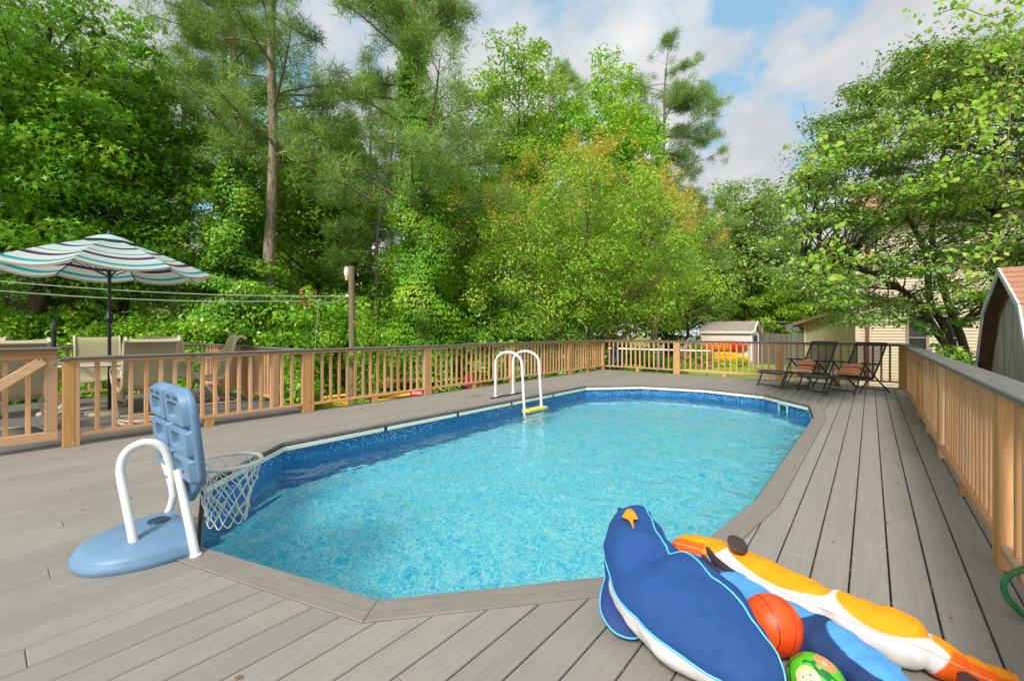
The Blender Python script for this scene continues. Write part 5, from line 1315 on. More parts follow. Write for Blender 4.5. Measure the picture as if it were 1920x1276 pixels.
# red wagon-like cooler
p = at(790, 12.6); r_ = empty('toy_slide', 'bright red plastic seat with black frame beside the picnic table', 'garden toy', (p.x, p.y, GZ), TH)
mb = MB(); mb.box((0, 0, .5), (.55, .4, .5), Matrix.Rotation(.25, 3, 'X'), .06); mb.obj('seat', M_red, r_)
mb = MB(); mb.tube([(-.32, -.1, 0), (-.32, 0, .5), (-.1, .05, .9)], .02, 6); mb.tube([(.32, -.1, 0), (.32, 0, .7)], .02, 6); mb.obj('frame', M_black, r_)
for px, wd, lab in ((622, 1.0, 'yellow plastic panel low beyond the railing, left of the picnic table'), (735, 1.0, 'yellow canvas sling on a white frame in front of the picnic table')):
    p = at(px, 12.6); r_ = empty('yellow_sling', lab, 'garden toy', (p.x, p.y, GZ), TH + .2)
    mb = MB(); vs = [(x, -.25 + .5 * j / 6, .55 - .12 * math.sin(PI * j / 6) + .1 * (x / wd)) for x in (-wd / 2, 0, wd / 2) for j in range(7)]
    mb.add(vs, [(i * 7 + j, i * 7 + j + 1, (i + 1) * 7 + j + 1, (i + 1) * 7 + j) for i in range(2) for j in range(6)]); mb.box((0, -.26, .4), (wd, .02, .25)); mb.obj('sling', plain('mustard_canvas', s2l((222, 166, 40)), .8), r_)
    mb = MB()
    for e in (-1, 1): mb.tube([(e * wd / 2, -.3, .65), (e * wd / 2, .3, .5)], .02, 6); mb.tube([(e * wd / 2, -.2, .6), (e * wd / 2 * .8, .2, 0)], .02, 6); mb.tube([(e * wd / 2, .2, .55), (e * wd / 2 * .8, -.2, 0)], .02, 6)
    mb.obj('frame', M_white, r_)
p = Vector((-6.1, 12.35, 0)); r_ = empty('blue_hose', 'coiled blue hose hanging outside the far left railing corner', 'hose', (p.x, p.y, .0), 0)
mb = MB()
for k_ in range(4): mb.tube([(.11 * math.cos(a) + .02 * k_, .03 * k_ , .42 + .24 * math.sin(a)) for a in np.linspace(0, 2 * PI, 25)], .016, 6, False)
mb.tube(catmull([(.1, 0, .3), (.2, 0, 0), (.25, 0, -.4), (.35, .1, -1.2)], 12), .016, 6); mb.obj('coil', M_bluep, r_)
# pale rail beyond the far fence (pipe)
a, b = deep(1140, 653, 16), deep(1330, 658, 15); mb = MB(); mb.tube([a, b], .03, 8)
for f in (0.02, .5, .98):
    v = a.lerp(b, f); mb.tube([v, Vector((v.x, v.y, GZ))], .025, 8)
o = mb.obj('pipe_rail', M_steel); tag(o, 'thin pale metal rail on posts in front of the flower bush', 'rail')

# ================================================================== PLANTS
rg = np.random.default_rng(5)
SH = {
 'rhomb': ([(-.5, 0, 0), (0, .30, .06), (.5, 0, 0), (0, -.30, .06)], [(0, 1, 2, 3)]),
 'narrow': ([(-.5, 0, 0), (0, .17, .05), (.5, 0, -.03), (0, -.17, .05)], [(0, 1, 2, 3)]),
 'oval': ([(-.5, 0, 0), (-.2, .22, .05), (.2, .20, .05), (.5, 0, -.04), (.2, -.20, .05), (-.2, -.22, .05)], [(0, 1, 2, 3), (0, 3, 4, 5)]),
 'star': ([(-.45, 0, 0), (-.05, .10, .02), (-.1, .5, -.03), (.12, .16, .02), (.55, 0, -.06), (.12, -.16, .02), (-.1, -.5, -.03), (-.05, -.10, .02)], [(0, 1, 2, 3), (0, 3, 4, 5), (0, 5, 6, 7)]),
 'heart': ([(-.3, 0, -.02), (-.48, .22, .02), (-.2, .48, .0), (.2, .36, .02), (.55, 0, -.08), (.2, -.36, .02), (-.2, -.48, 0), (-.48, -.22, .02)], [(0, 1, 2, 3), (0, 3, 4), (0, 4, 5), (0, 5, 6, 7)]),
 'needle': ([(0, .034, 0), (1, 0, -.04), (0, -.034, 0)], [(0, 1, 2)]),
 'blade': ([(0, .03, 0), (1, 0, 0), (0, -.03, 0)], [(0, 1, 2)]),
}
def norm(a): return a / np.maximum(1e-9, np.linalg.norm(a, axis=1, keepdims=True))
def leaf_object(name, C, N, H, S, tone, shape, mats, parent, matidx=None, **kw):
    sv, sf = SH[shape]; sv = np.array(sv, dtype=float); n = len(C); k = len(sv)
    N = norm(N); H = norm(H - N * (H * N).sum(1, keepdims=True)); B = np.cross(N, H)
    V = C[:, None, :] + S[:, None, None] * (sv[None, :, 0:1] * H[:, None, :] + sv[None, :, 1:2] * B[:, None, :] + sv[None, :, 2:3] * N[:, None, :])
    V = V.reshape(-1, 3).astype('f')
    loops = []; tot = []; 
    for f in sf: tot.append(len(f)); loops += list(f)
    loops = (np.array(loops)[None, :] + (np.arange(n) * k)[:, None]).ravel().astype('i'); tot = np.tile(tot, n).astype('i')
    me = bpy.data.meshes.new(name); me.vertices.add(len(V)); me.vertices.foreach_set('co', V.ravel())
    me.loops.add(len(loops)); me.loops.foreach_set('vertex_index', loops)
    me.polygons.add(len(tot)); me.polygons.foreach_set('loop_start', np.concatenate([[0], np.cumsum(tot)[:-1]]).astype('i')); me.polygons.foreach_set('loop_total', tot)
    for m_ in (mats if isinstance(mats, list) else [mats]): me.materials.append(m_)
    if matidx is not None: me.polygons.foreach_set('material_index', np.repeat(matidx, len(sf)).astype('i'))
    at_ = me.attributes.new('tone', 'FLOAT', 'POINT'); at_.data.foreach_set('value', np.repeat(tone, k).astype('f'))
    me.update(); o = bpy.data.objects.new(name, me); link(o, parent)
    return tag(o, **kw) if kw else o
def clusters_to_leaves(cc, cr, per, size, up=.6, flat=.6, shell=.35, jit=.25):
    n = len(cc); per = np.maximum(1, (per * np.ones(n)).astype(int)); idx = np.repeat(np.arange(n), per); m = len(idx)
    d = norm(rg.normal(size=(m, 3))); r = rg.random(m) ** shell
    off = d * r[:, None] * cr[idx][:, None]; off[:, 2] *= flat
    C = cc[idx] + off
    Nn = d * .8 + rg.normal(size=(m, 3)) * .55 + np.array([0, 0, up]); H = rg.normal(size=(m, 3)) + d * .8 + np.array([0, 0, -.35])
    ctone = rg.random(n) * .5
    T = np.clip(ctone[idx] + rg.random(m) * .5, 0, 1)
    S = size * (1 + jit * rg.normal(size=m)); S = np.clip(S, size * .4, size * 1.8)
    return C, Nn, H, S, T
def envelope(n, c, rad, pw=.5, zlo=-1.0):
    d = norm(rg.normal(size=(n, 3))); d = d[d[:, 2] > zlo]; r = rg.random(len(d)) ** pw
    lump = 1 + .22 * np.sin(d[:, 0] * 4.3 + d[:, 2] * 3.1 + c[0]) * np.sin(d[:, 1] * 3.7 + 1.3 + c[1])
    return np.array(c) + d * (r * lump)[:, None] * np.array(rad)
def limb(mb, a, b, r0, r1, sag=.0, n=7, k=6, wig=.06):
    a = Vector(a); b = Vector(b); L = (b - a).length; pts = []
    w1 = Vector((R.uniform(-1, 1), R.uniform(-1, 1), R.uniform(-.5, .5))) * L * wig
    m_ = a.lerp(b, .5) + w1 + Vector((0, 0, sag * L))
    for i in range(n):
        t = i / (n - 1); pts.append(a * (1 - t) ** 2 + m_ * 2 * t * (1 - t) + b * t * t)
    mb.tube(pts, [r0 + (r1 - r0) * (i / (n - 1)) for i in range(n)], k, False); return pts
def broadleaf(name, lab, pos, H, base, crown, ncl, per, size, leafm, bark, shape='rhomb', tr=.22, cr=1.0, flat=.55, grp=None, nl=40, pw=.5, stems=1, spread=.4, gz=GZ, zlo=-1, up=.6, twig=2, stuff='stuff'):
    """crown = (centre height, rx, ry, rz)"""
    root = empty(name, lab, 'tree', (pos[0], pos[1], gz), 0, grp)
    cz, rx, ry, rzz = crown
    cc = envelope(ncl, (0, 0, cz), (rx, ry, rzz), pw, zlo); cc = cc[cc[:, 2] > base * .6]
    crs = cr * (0.6 + .8 * rg.random(len(cc)))
    mb = MB(); tips = []
    trunks = []
    for s in range(stems):
        ang = 2 * PI * s / stems + R.uniform(-.4, .4); o_ = Vector((math.cos(ang), math.sin(ang), 0)) * (tr * 1.2 if stems > 1 else 0)
        top = Vector((math.cos(ang) * spread * rx, math.sin(ang) * spread * ry, cz + rzz * .35)) if stems > 1 else Vector((R.uniform(-.4, .4), R.uniform(-.4, .4), cz + rzz * .6))
        n_ = 9; pts = [o_.lerp(top, i / (n_ - 1)) + (Vector((R.uniform(-1, 1), R.uniform(-1, 1), 0)) * .12 * (1 if 0 < i < n_ - 1 else 0)) for i in range(n_)]
        pts = catmull(pts, 22); rs = [tr / (1 if stems == 1 else 1.6) * (1 - .82 * i / 21) + .012 for i in range(22)]; mb.tube(pts, rs, 9, False); trunks.append((pts, rs))
    for i in range(min(nl, len(cc))):
        c = Vector(cc[i]); best = None
        for pts, rs in trunks:
            for j, p in enumerate(pts[4:-1]):
                dz = c.z - p.z; dh = math.hypot(c.x - p.x, c.y - p.y)
                s_ = abs(dz - dh * .7) + dh * .3
                if best is None or s_ < best[0]: best = (s_, p, rs[j + 4])
        pts = limb(mb, best[1], c, min(best[2] * .55, .09), .012, .06, 7, 5)
        for q in range(twig):
            e = c + Vector((R.gauss(0, 1), R.gauss(0, 1), R.gauss(.3, .6))) * cr * .6; limb(mb, pts[R.randint(3, 6)], e, .014, .004, 0, 4, 4)
    mb.obj('trunk', bark, root, angle=80)
    C, Nn, Hh, S, T = clusters_to_leaves(cc, crs, per, size, up, flat)
    leaf_object('crown', C, Nn, Hh, S, T, shape, leafm, root, kind='stuff')
    return root
def pine(lab, pos, H, zb, R0, tr, lean=(0, 0), ntuft=260, nb=26, grp=None, needle=.30, npt=88, gz=GZ, top_r=.35):
    root = empty('pine_tree', lab, 'tree', (pos[0], pos[1], gz), 0, grp)
    mb = MB(); n_ = 10; pts = [Vector((lean[0] * (i / (n_ - 1)) ** 1.2 + .1 * math.sin(i * 1.3), lean[1] * (i / (n_ - 1)) ** 1.2 + .1 * math.cos(i * 1.7), H * i / (n_ - 1))) for i in range(n_)]
    pts = catmull(pts, 40); rs = [tr * (1 - .75 * i / 39) for i in range(40)]; mb.tube(pts, rs, 12, False)
    tufts = []
    for i in range(nb):
        f = zb + (1 - zb) * (i + R.random()) / nb; p = pts[min(39, int(f * 39))]; a = R.uniform(0, 2 * PI)
        fr = (f - zb) / (1 - zb); L = R0 * (1 - fr * (1 - top_r)) * R.uniform(.55, 1.1)
        e = p + Vector((math.cos(a) * L, math.sin(a) * L, L * R.uniform(-.1, .45)))
        bp_ = limb(mb, p, e, max(.03, tr * .28 * (1 - fr * .6)), .012, R.uniform(-.05, .12), 9, 6, .1)
        for s in range(max(2, ntuft // nb)):
            j = R.choice((3, 4, 5, 5, 6, 6, 7, 7, 8, 8)); c = bp_[j] + Vector((R.gauss(0, 1), R.gauss(0, 1), R.gauss(.25, .5))) * (.12 + .14 * L * .6)
            limb(mb, bp_[max(2, j - 1)], c, .012, .005, .0, 4, 4, .1); tufts.append(c)
    mb.obj('trunk', M_bark, root, angle=80)
    tf = np.array([tuple(t) for t in tufts]); m_ = len(tf); idx = np.repeat(np.arange(m_), npt)
    d = norm(rg.normal(size=(len(idx), 3)) + np.array([0, 0, .35])); C = tf[idx] + d * (rg.random(len(idx))[:, None] * .14) + rg.normal(size=(len(idx), 3)) * .13
    T = np.clip(rg.random(m_)[idx] * .6 + rg.random(len(idx)) * .4, 0, 1)
    leaf_object('crown', C, rg.normal(size=(len(idx), 3)), d, needle * (.7 + .5 * rg.random(len(idx))), T, 'needle', L_pine, root, kind='stuff')
    return root
def ivy(lab, path, rfun, n, size=.1, leafm=None, grp=None, strands=10):
    """climbing plant round a trunk: path of points, radius function"""
    P = catmull(path, 60); root = empty('climbing_ivy', lab, 'climbing plant', P[0], 0, grp)
    off = P[0]; mb = MB()
    for s in range(strands):
        a0 = R.uniform(0, 6.28); mb.tube([P[i] - off + Vector((math.cos(a0 + i * .08), math.sin(a0 + i * .08), 0)) * rfun(i / 59) * .5 for i in range(0, 58, 3)], .015, 4, False)
    mb.obj('stems', M_barkd, root)
    t = rg.random(n) ; a = rg.random(n) * 2 * PI; Pn = np.array([tuple(p) for p in P]); i = (t * 59).astype(int)
    lump = 1 + .28 * np.sin(t * 31 + a * 2) + .22 * np.sin(t * 17 - a * 3) + .15 * np.sin(t * 53 + a)
    rad = np.array([rfun(x) for x in t]) * lump * (.72 + .4 * rg.random(n))
    d = np.stack([np.cos(a), np.sin(a), np.zeros(n)], 1); C = Pn[i] + d * rad[:, None] + rg.normal(size=(n, 3)) * .05 - np.array(tuple(off))
    Nn = d + rg.normal(size=(n, 3)) * .5 + np.array([0, 0, .5]); T = np.clip(.5 * (lump - .5) + rg.random(n) * .5, 0, 1)
    leaf_object('leaves', C, Nn, rg.normal(size=(n, 3)) + np.array([0, 0, -.8]), size * (.6 + .8 * rg.random(n)), T, 'rhomb', leafm or L_ivy, root, kind='stuff')
def shrub(lab, pos, rad, h, ncl, per, size, leafm, shape='rhomb', grp=None, cr=.45, gz=GZ, name='shrub', cat='shrub', stems=7):
    root = empty(name, lab, cat, (pos[0], pos[1], gz), 0, grp)
    cc = envelope(ncl, (0, 0, h * .48), (rad[0], rad[1], h * .56), .4); cc = cc[cc[:, 2] > .05]
    mb = MB()
    for s in range(stems): c = Vector(cc[s % len(cc)]); limb(mb, (R.uniform(-.3, .3), R.uniform(-.3, .3), 0), c, .03, .008, .1, 6, 5)
    mb.obj('stems', M_barkd, root)
    C, Nn, Hh, S, T = clusters_to_leaves(cc, cr * (.6 + .8 * rg.random(len(cc))), per, size, .5, .8)
    leaf_object('leaves', C, Nn, Hh, S, T, shape, leafm, root, kind='stuff')
    return root
def hz(py, Z): return EYE + (HZ - py) / FPX * Z - GZ      # height above ground of a row

# ---- the wood on the left
broadleaf('sweetgum_tree', 'tall dark-trunked sweetgum at the far left, rising over the umbrella', at(70, 13.5), 16, 3, (8.6, 4.0, 3.6, 5.8), 330, 150, .19, L_gum, M_barkd, 'star', tr=.3, cr=.85, nl=70, flat=.42)
broadleaf('sweetgum_tree', 'leafy sweetgum right of the far-left one, its crown over the right half of the umbrella', at(235, 15.5), 15, 2.5, (7.4, 3.3, 3.4, 5.0), 240, 140, .19, L_gum, M_barkd, 'star', tr=.2, cr=.85, nl=50, flat=.42)
broadleaf('sweetgum_tree', 'sweetgum cut by the left edge of the photo', at(-230, 12.5), 15, 2.5, (8, 3.4, 3.4, 5.4), 200, 110, .19, L_gum, M_barkd, 'star', tr=.2, cr=.85, nl=40, flat=.42)
pine('tall pine with a straight bare grey trunk, right of the ivy mound', at(506, 15.5), 21, .42, 3.6, .235, (.25, .1), 480, 36)
pine('leaning pine rising out of the ivy mound', at(474, 17), 21, .38, 3.6, .25, (-1.4, -.6), 500, 36)
pine('slim pine left of the leaning one, its foot hidden in ivy', at(424, 18), 20, .35, 3.4, .21, (-.2, 0), 430, 34)
pine('slender pine behind the sweetgum crown, left of the ivy mound', at(345, 21), 19, .4, 3.4, .2, (.3, 0), 420, 34)
pine('big ivy-clad pine with long twisted limbs, left of the crepe myrtle', at(795, 16), 19, .30, 4.8, .32, (-.5, -.3), 760, 46)
pine('young pine with drooping needles, above the wooden pole', at(705, 18), 9.5, .45, 2.6, .13, (.2, 0), 170, 16)
pine('thin pine between the straight one and the ivy-clad one, farther back', at(692, 27), 19, .4, 3.2, .17, (.1, 0), 220, 24)
pine('thin pine half hidden behind the ivy-clad one', at(735, 29), 20, .4, 3.4, .18, (-.2, 0), 220, 24)
b0 = at(440, 15.2); b0.z = GZ
ivy('dark ivy mound swallowing the feet of the pines, right of the umbrella', [b0, b0 + Vector((0, 0, 3)), b0 + Vector((0, 0, 5)), b0 + Vector((.1, .1, 8.6))], lambda t: 1.45 * (1 - t) ** .55 + .12, 40000, .115)
b1 = at(792, 15.8); b1.z = GZ
ivy('bright ivy climbing the big twisted pine left of the crepe myrtle', [b1, b1 + Vector((0, 0, 4)), b1 + Vector((-.1, 0, 8)), b1 + Vector((-.4, -.2, 13.5))], lambda t: .95 * (1 - t) ** .7 + .32, 42000, .10, leafm=leafmat('bright_ivy_leaf', G((0, (44, 92, 18)), (.4, (82, 138, 26)), (.75, (124, 174, 38)), (1, (172, 204, 60))), .3, .35))
for i, (px, Z, topy, rx, leafm, nm, lab) in enumerate((
    (592, 20, 200, 2.4, L_oak, 'young_tree', 'slim young leafy tree between the straight pine and the ivy-clad pine'),
    (655, 23, 250, 2.2, L_oak, 'young_tree', 'small leafy tree just left of the young pine, farther back'),
    (868, 22, 290, 2.6, L_oak, 'young_tree', 'bushy green tree between the ivy-clad pine and the crepe myrtle'),
    (975, 27, 60, 4.0, L_oak, 'maple_tree', 'tall loose-crowned tree showing grey sky between its branches'),
    (1150, 26, 112, 3.4, leafmat('bright_maple_leaf', G((0, (66, 112, 22)), (.4, (104, 160, 34)), (.8, (140, 188, 48)), (1, (176, 210, 80))), .4, .3), 'maple_tree', 'bright green dense tree directly above the crepe myrtle'),
    (545, 25, 130, 2.8, L_oak, 'young_tree', 'leafy tree behind the straight bare-trunked pine'))):
    H = hz(topy, Z); p = at(px, Z)
    broadleaf(nm, lab, p, H, H * .25, (H * .60, rx, rx, H * .40), int(150 if rx < 3 else 280), 120, .20, leafm, M_barkd, 'rhomb', tr=.16, cr=.9, nl=40, grp=None)
pine('dark pine leaning right behind the bright green tree', at(1222, 31), hz(130, 31), .22, 5.6, .25, (.9, .6), 1000, 60, npt=100, needle=.34, top_r=.5)
pine('dark pine behind the loose-crowned tree', at(1030, 33), hz(110, 33), .25, 5.4, .22, (0, 0), 520, 36, npt=100, needle=.34, top_r=.5)
# crepe myrtle
cmp_ = at(1085, 17.5)
root = broadleaf('crepe_myrtle', 'wide multi-stemmed crepe myrtle with orange-tipped leaves in the middle of the view', cmp_, 9, 1, (5.4, 5.4, 4.6, 3.6), 620, 150, .10, L_myrtle, M_barkl, 'oval', tr=.17, cr=.62, nl=150, stems=7, spread=.62, flat=.75, pw=.42, twig=3)
cc = envelope(520, (0, 0, 5.6), (5.6, 4.8, 3.9), .06, .05); C, Nn, Hh, S, T = clusters_to_leaves(cc, .24 * np.ones(len(cc)), 48, .11, .6, 1.3)
leaf_object('orange_tips', C, Nn, Hh, S, T, 'narrow', L_myrtip, root, kind='stuff')
# right background
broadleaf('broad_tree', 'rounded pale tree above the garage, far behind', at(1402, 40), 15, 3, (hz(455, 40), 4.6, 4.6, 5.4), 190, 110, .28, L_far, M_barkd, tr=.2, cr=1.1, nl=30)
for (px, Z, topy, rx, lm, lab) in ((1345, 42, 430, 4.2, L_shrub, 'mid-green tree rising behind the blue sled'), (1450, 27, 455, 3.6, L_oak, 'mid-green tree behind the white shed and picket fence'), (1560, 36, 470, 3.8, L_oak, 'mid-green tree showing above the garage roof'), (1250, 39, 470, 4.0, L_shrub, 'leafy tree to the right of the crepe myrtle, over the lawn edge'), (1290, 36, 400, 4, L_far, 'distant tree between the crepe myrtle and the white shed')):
    H = hz(topy, Z)
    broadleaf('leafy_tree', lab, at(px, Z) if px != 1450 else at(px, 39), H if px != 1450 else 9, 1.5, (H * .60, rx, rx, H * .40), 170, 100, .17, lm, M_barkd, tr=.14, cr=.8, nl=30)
# distant row closing the view
row = None
for i, px in enumerate((-420, -250, -80, 60, 190, 330, 470, 600, 740, 880, 1010, 1130, 1260, 1400, 1520, 1660, 1800, 1960, 2150)):
    Z = 40 + (i * 37 % 11)
    if row is None:
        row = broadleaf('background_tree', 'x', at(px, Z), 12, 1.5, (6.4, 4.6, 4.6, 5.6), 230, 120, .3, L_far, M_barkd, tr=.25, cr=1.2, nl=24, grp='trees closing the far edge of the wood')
        c = row
    else: c = copy_tree(row)
    c['label'] = 'distant mid-green tree in the row that closes the view behind the nearer woods'
    p = at(px, Z); c.location = (p.x, p.y, GZ); s_ = .82 + (i * 29 % 7) * .05; c.scale = (s_, s_, s_ * (.95 + (i % 3) * .05)); c.rotation_euler = (0, 0, i * 1.7)

# ---- understorey
ush = [(-150, 13.5, 2.2, 3.2, 'leafy undergrowth shrub cut by the left edge'), (20, 13.5, 2.2, 3.3, 'undergrowth shrub behind the gate chair'), (150, 14.2, 2.2, 3.0, 'undergrowth shrub behind the umbrella pole'), (275, 13.6, 2.0, 2.8, 'undergrowth shrub just right of the umbrella pole'), (372, 14.3, 1.9, 3.0, 'undergrowth shrub right of the side-on chair'),
       (560, 15.5, 2.4, 3.9, 'undergrowth shrub draped with vines at the foot of the straight pine'), (625, 17.6, 2.6, 4.0, 'undergrowth shrub left of the wooden pole')]
base_s = None
for i, (px, Z, r_, h, lab) in enumerate(ush):
    if base_s is None or i == 4:
        base_s = shrub(lab, at(px, Z), (2.1, 1.7), 3.2, 190, 110, .12, L_shrub, 'rhomb', 'undergrowth shrubs along the wood', .42); c = base_s
    else: c = copy_tree(base_s)
    p = at(px, Z); c.location = (p.x, p.y, GZ); c.scale = (r_ / 2.1, 1, h / 3.2); c.rotation_euler = (0, 0, TH + .0 + i * .9 if False else TH + (PI if i % 2 else 0)); c['label'] = lab
for i, (px, Z, r_, h, lab) in enumerate(((735, 18.0, 2.2, 4.0, 'glossy laurel shrub right behind the picnic table'), (845, 17.8, 2.4, 4.2, 'glossy laurel shrub above the red chair'), (950, 17.0, 2.1, 3.5, 'glossy laurel shrub behind the pool ladder'), (1040, 16.6, 1.8, 2.6, 'low glossy laurel shrub under the crepe myrtle stems'), (1165, 17.5, 1.9, 2.0, 'low glossy shrub right of the crepe myrtle stems'))):
    if i == 0: lb = shrub(lab, at(px, Z), (1.8, 1.4), 3.0, 170, 120, .115, L_laurel, 'oval', 'laurel shrubs behind the long railing', .36); c = lb
    else: c = copy_tree(lb)
    p = at(px, Z); c.location = (p.x, p.y, GZ); c.scale = (r_ / 1.8, 1.1, h / 3.0); c.rotation_euler = (0, 0, TH + i * PI); c['label'] = lab
for i, (px, Z, h, lab) in enumerate(((500, 11.2, 1.5, 'low bush by the patio railing corner'), (30, 12.2, 1.7, 'low bush beyond the patio behind the gate'), (200, 12.3, 1.7, 'low bush beyond the patio behind the table'), (340, 12.0, 1.5, 'low bush beyond the patio right of the chairs'))):
    if i == 0: lw = shrub(lab, at(px, Z), (1.8, .9), 1.6, 110, 100, .10, L_shrub, 'rhomb', 'low bushes beyond the patio', .3); c = lw
    else: c = copy_tree(lw)
    p = at(px, Z); c.location = (p.x, p.y, GZ); c.rotation_euler = (0, 0, TH + i * PI); c['label'] = lab
# flower bush by the shed
fb_p = at(1309, 28.2); fb = shrub('bush covered in pink blossom in front of the white shed', fb_p, (.85, .6), 1.7, 50, 90, .1, L_shrub, 'rhomb', None, .35, name='flower_bush')
cc = envelope(110, (0, 0, .85), (1.0, .7, .95), .08); cc = cc[cc[:, 2] > .1]; C, Nn, Hh, S, T = clusters_to_leaves(cc, .10 * np.ones(len(cc)), 16, .07, .6, 1)
leaf_object('blossoms', C, Nn, Hh, S, T, 'rhomb', M_pink, fb, kind='stuff')
for px, lab in ((1343, 'yellow-green leafy clump under the left end of the kayaks'), (1372, 'yellow-green leafy clump under the middle of the kayaks'), (1392, 'yellow-green leafy clump under the right end of the kayaks')):
    shrub(lab, at(px, 29.5), (.6, .35), .4, 16, 40, .22, L_bright, 'narrow', 'plants along the shed wall', .25, name='garden_plant', cat='plant')
for px, Z, h in ((1240, 25, .6), (1180, 20, 1.5)):
    shrub('young light green shrub ' + ('just left of the blue sled' if px == 1240 else 'right of the far left railing corner'), at(px, Z), (1.2, .7), h, 70, 90, .12, L_bright if px == 1180 else L_shrub, 'rhomb', None, .35)
# trumpet flowers on the pole vine
vp = Vector((pb.x, pb.y, GZ)); rt = shrub('feathery vine climbing the right side of the wooden pole, with red flowers', vp + Vector((.36, .3, 0)), (.45, .45), 2.9, 60, 80, .11, L_shrub, 'narrow', None, .3, name='flowering_vine', cat='climbing plant')
for (px, py) in ((668, 609), (751, 581), (700, 640)):
    mb = MB(); q = deep(px, py, Zp - .75) - rt.location
    for a in range(5): mb.add([q, q + Vector((.05 * math.cos(a * 1.26), .02, .05 * math.sin(a * 1.26))), q + Vector((.05 * math.cos(a * 1.26 + .9), -.02, .05 * math.sin(a * 1.26 + .9)))], [(0, 1, 2)])
    mb.obj('flower', M_redfl, rt, smooth=False)
# dead brown leaves hanging on the cable
cc = np.array([tuple(deep(px, py, 12.0)) for px, py in ((566, 556), (569, 566), (575, 570), (590, 548), (564, 546))]); C, Nn, Hh, S, T = clusters_to_leaves(cc, .07 * np.ones(5), 9, .1, 0, 1.2)
o = leaf_object('dead_leaves', C, Nn, Hh, S, T, 'rhomb', M_dry, None); tag(o, 'bunch of dry brown leaves hanging on the cables left of the wooden pole', 'dry leaves', kind='stuff')

# ---- evergreen tree over the right-hand railing
def lean_tree():
    base = at(1800, 8.2); root = empty('evergreen_tree', 'spreading small-leaved evergreen with leaning brown stems beyond the right-hand railing', 'tree', (base.x, base.y, GZ))
    B0 = Vector((base.x, base.y, GZ))
    mb = MB(); fam = []
    def stem(p0, pix, r0, r1, dz=0):
        pts = [p0] + [deep(px, py, Z) - B0 for px, py, Z in pix]; P = catmull(pts, 26); mb.tube(P, [r0 + (r1 - r0) * i / 25 for i in range(26)], 9, False); fam.append((P, r0)); return P
    z0 = Vector((0, 0, 0))
    stem(z0, [(1790, 690, 8.0), (1755, 620, 7.9), (1712, 560, 7.8), (1650, 520, 7.5), (1580, 500, 7.2), (1500, 505, 7.0)], .085, .015)
    stem(z0 + Vector((.1, .1, 0)), [(1780, 640, 8.2), (1745, 570, 8.3), (1735, 480, 8.3), (1700, 400, 8.2), (1650, 300, 8.0), (1640, 200, 7.8)], .08, .015)
    stem(z0 + Vector((.25, .0, 0)), [(1812, 670, 8.1), (1785, 590, 8.1), (1762, 520, 8.0), (1748, 450, 7.9), (1760, 340, 7.8), (1780, 230, 7.6), (1800, 120, 7.4)], .075, .015)
    stem(z0 + Vector((.3, -.1, 0)), [(1850, 620, 7.4), (1870, 480, 7.0), (1860, 330, 6.8), (1890, 180, 6.6)], .07, .015)
    # leaf sprays: layered horizontally, within the outline of the crown in the photo
    outline = {60: (1860, 2060), 120: (1690, 2100), 180: (1600, 2100), 240: (1540, 2120), 300: (1500, 2120), 360: (1475, 2120), 420: (1470, 2100), 480: (1450, 2080), 540: (1500, 2000), 590: (1560, 1880)}
    cc = []
    while len(cc) < 640:
        py = R.uniform(70, 600); k_ = min(outline, key=lambda q: abs(q - py)); a, b = outline[k_]; px = R.uniform(a, b)
        Z = 7.3 + R.uniform(-1.5, 1.7)
        if py > 500 and 1640 < px < 1860 and R.random() < .6: continue
        c = deep(px, py, Z) - B0
        if c.z > 1.2 and (c + B0).x > -1.8: cc.append(c)
    for c in cc:
        best = min(((p - c).length + max(0, p.z - c.z) * 1.2, i, j) for i, (P, r) in enumerate(fam) for j, p in enumerate(P[6:]))
        P = fam[best[1]][0]; a = P[best[2] + 6]
        if R.random() < .6: limb(mb, a, c, .018, .005, .04, 6, 5, .12)
        for q in range(2): limb(mb, c + (a - c) * .2, c + Vector((R.gauss(0, .3), R.gauss(0, .3), R.gauss(.05, .1))), .006, .002, 0, 4, 4)
    mb.obj('trunk', M_barkd, root, angle=80)
    cn = np.array([tuple(c) for c in cc])
    C, Nn, Hh, S, T = clusters_to_leaves(cn, .26 + .3 * rg.random(len(cn)), 170, .055, 1.1, .30, .5)
    leaf_object('crown', C, Nn, Hh, S, T, 'oval', L_holly, root, kind='stuff')
    sel = cn[[i for i in range(len(cn)) if rg.random() < .4]]
    C, Nn, Hh, S, T = clusters_to_leaves(sel, .32 * np.ones(len(sel)), 100, .05, 1.1, .3, .5)
    leaf_object('young_leaves', C, Nn, Hh, S, T, 'oval', L_bright, root, kind='stuff')
    for px, py, Z in ((1745, 625, 7.4), (1775, 650, 7.2), (1810, 600, 7.1), (1720, 610, 7.5), (1830, 640, 6.9), (1795, 575, 7.3)):
        pass
    low = np.array([tuple(deep(px, py, Z) - B0) for px, py, Z in ((1745, 622, 7.3), (1772, 655, 7.2), (1806, 604, 7.1), (1722, 612, 7.4), (1800, 662, 7.0), (1790, 578, 7.2), (1690, 600, 7.6), (1660, 585, 7.7), (1640, 560, 7.6), (1760, 690, 7.3), (1812, 676, 7.0))])
    C, Nn, Hh, S, T = clusters_to_leaves(low, .22 * np.ones(len(low)), 60, .085, .9, .5, .5)
    leaf_object('low_sprigs', C, Nn, Hh, S, T, 'oval', L_laurel, root, kind='stuff')
    return root
lean_tree()
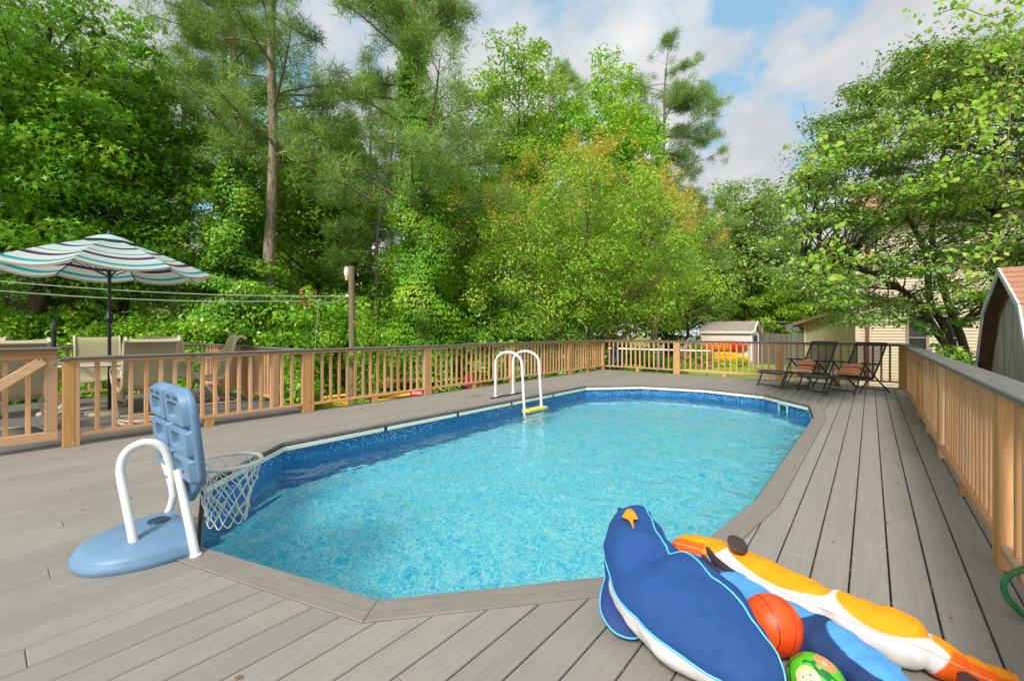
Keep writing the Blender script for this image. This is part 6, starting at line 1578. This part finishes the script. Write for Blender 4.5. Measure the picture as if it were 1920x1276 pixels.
# vine with large leaves draped over the crown
def vine():
    root = empty('grape_vine', 'large-leaved bright green vine draped over the top of the right-hand evergreen', 'climbing plant', at(1780, 6.4)); B0 = root.location.copy()
    strands = [[(1905, 20, 5.6), (1870, 60, 5.6), (1840, 130, 5.7), (1810, 200, 5.8), (1790, 260, 5.8)], [(1900, 110, 5.6), (1850, 210, 5.6), (1760, 230, 5.7), (1680, 250, 5.8), (1600, 265, 5.9), (1530, 270, 6.0)], [(1600, 262, 6.0), (1530, 280, 6.0), (1500, 330, 6.0), (1490, 380, 6.0), (1510, 430, 5.9), (1560, 470, 5.9)],
               [(1900, 180, 5.4), (1830, 240, 5.5), (1800, 300, 5.6), (1740, 340, 5.7), (1700, 350, 5.8)], [(1920, 60, 5.5), (1900, 160, 5.4), (1890, 260, 5.4), (1880, 330, 5.5)], [(1700, 215, 6.0), (1640, 240, 6.0), (1570, 300, 6.0), (1540, 340, 6.0)], [(1900, 400, 5.0), (1850, 490, 4.9), (1800, 500, 4.9)], [(1750, 30, 6), (1800, 15, 5.8), (1850, 30, 5.7), (1900, 20, 5.6)], [(1960, 30, 5.4), (1950, 200, 5.3), (1960, 350, 5.2)], [(1560, 470, 5.9), (1540, 500, 5.9), (1550, 530, 5.9)]]
    mb = MB(); cc = []; per = []
    for s in strands:
        P = catmull([deep(*q) - B0 for q in s], 22); mb.tube(P, .006, 5, False)
        dens = 3 if len(s) > 4 else 2
        for p in P:
            for q in range(dens if s[0][1] < 300 else 1):
                cc.append(tuple(p + Vector((R.gauss(0, .13), R.gauss(0, .13), R.gauss(0, .11)))))
    mb.obj('stems', M_barkl, root)
    cn = np.array(cc); C, Nn, Hh, S, T = clusters_to_leaves(cn, .11 * np.ones(len(cn)), 4, .056, .4, 1, .4, .3)
    Nn = Nn + np.array([SN, -CS, .2]) * .9
    leaf_object('leaves', C, Nn, Hh, S, T, 'heart', L_vine, root, kind='stuff')
vine()
# grass blades near the visible lawn edge and weeds beyond the patio
n_ = 26000; x = rg.uniform(-9, .2, n_); y = rg.uniform(13, 30, n_); keep = (x > -13 + .1 * (y - 13)) & (x < .2 - .16 * (y - 13)); x, y = x[keep], y[keep]; n_ = len(x)
C = np.stack([x, y, np.full(n_, GZ)], 1); o = leaf_object('grass', C, rg.normal(size=(n_, 3)), rg.normal(size=(n_, 3)) * .35 + np.array([0, 0, 1]), .05 + .05 * rg.random(n_), rg.random(n_), 'blade', L_grass, None, kind='stuff')
n_ = 14000; x = rg.uniform(-14.5, -6.6, n_); y = rg.uniform(-2, 14, n_); keep = ((x < -10.9) | (y > 3.3)); x, y = x[keep], y[keep]; n_ = len(x)
C = np.stack([x, y, np.full(n_, GZ)], 1); leaf_object('weeds', C, rg.normal(size=(n_, 3)), rg.normal(size=(n_, 3)) * .5 + np.array([0, 0, 1]), .10 + .16 * rg.random(n_), rg.random(n_), 'narrow', L_shrub, None, kind='stuff')
# debris in the deck gaps and a few leaves on the boards
n_ = 420; i_ = rg.integers(38, 48, n_); x = FX0 + i_ * pitch + rg.normal(size=n_) * .001; y = rg.uniform(.9, 12, n_)
C = np.stack([x, y, np.full(n_, -.001)], 1); leaf_object('debris', C, np.tile([0., 0, 1], (n_, 1)) + rg.normal(size=(n_, 3)) * .4, np.tile([0., 1, 0], (n_, 1)) + rg.normal(size=(n_, 3)) * .3, .008 + .010 * rg.random(n_), rg.random(n_), 'rhomb', M_dry, None, kind='stuff')
n_ = 150; x = rg.uniform(-6.2, .4, n_); y = rg.uniform(.3, 12, n_); keep = np.array([(lambda r_: r_ is None or not (r_[0] < yy < r_[1]))(clip_range(TRIM, xx)) for xx, yy in zip(x, y)]); x, y = x[keep], y[keep]; n_ = len(x)
C = np.stack([x, y, np.full(n_, .006)], 1); leaf_object('leaf_litter', C, np.tile([0., 0, 1], (n_, 1)) + rg.normal(size=(n_, 3)) * .15, rg.normal(size=(n_, 3)), .012 + .022 * rg.random(n_), rg.random(n_), 'rhomb', M_dry, None, kind='stuff')
bpy.context.view_layer.update()
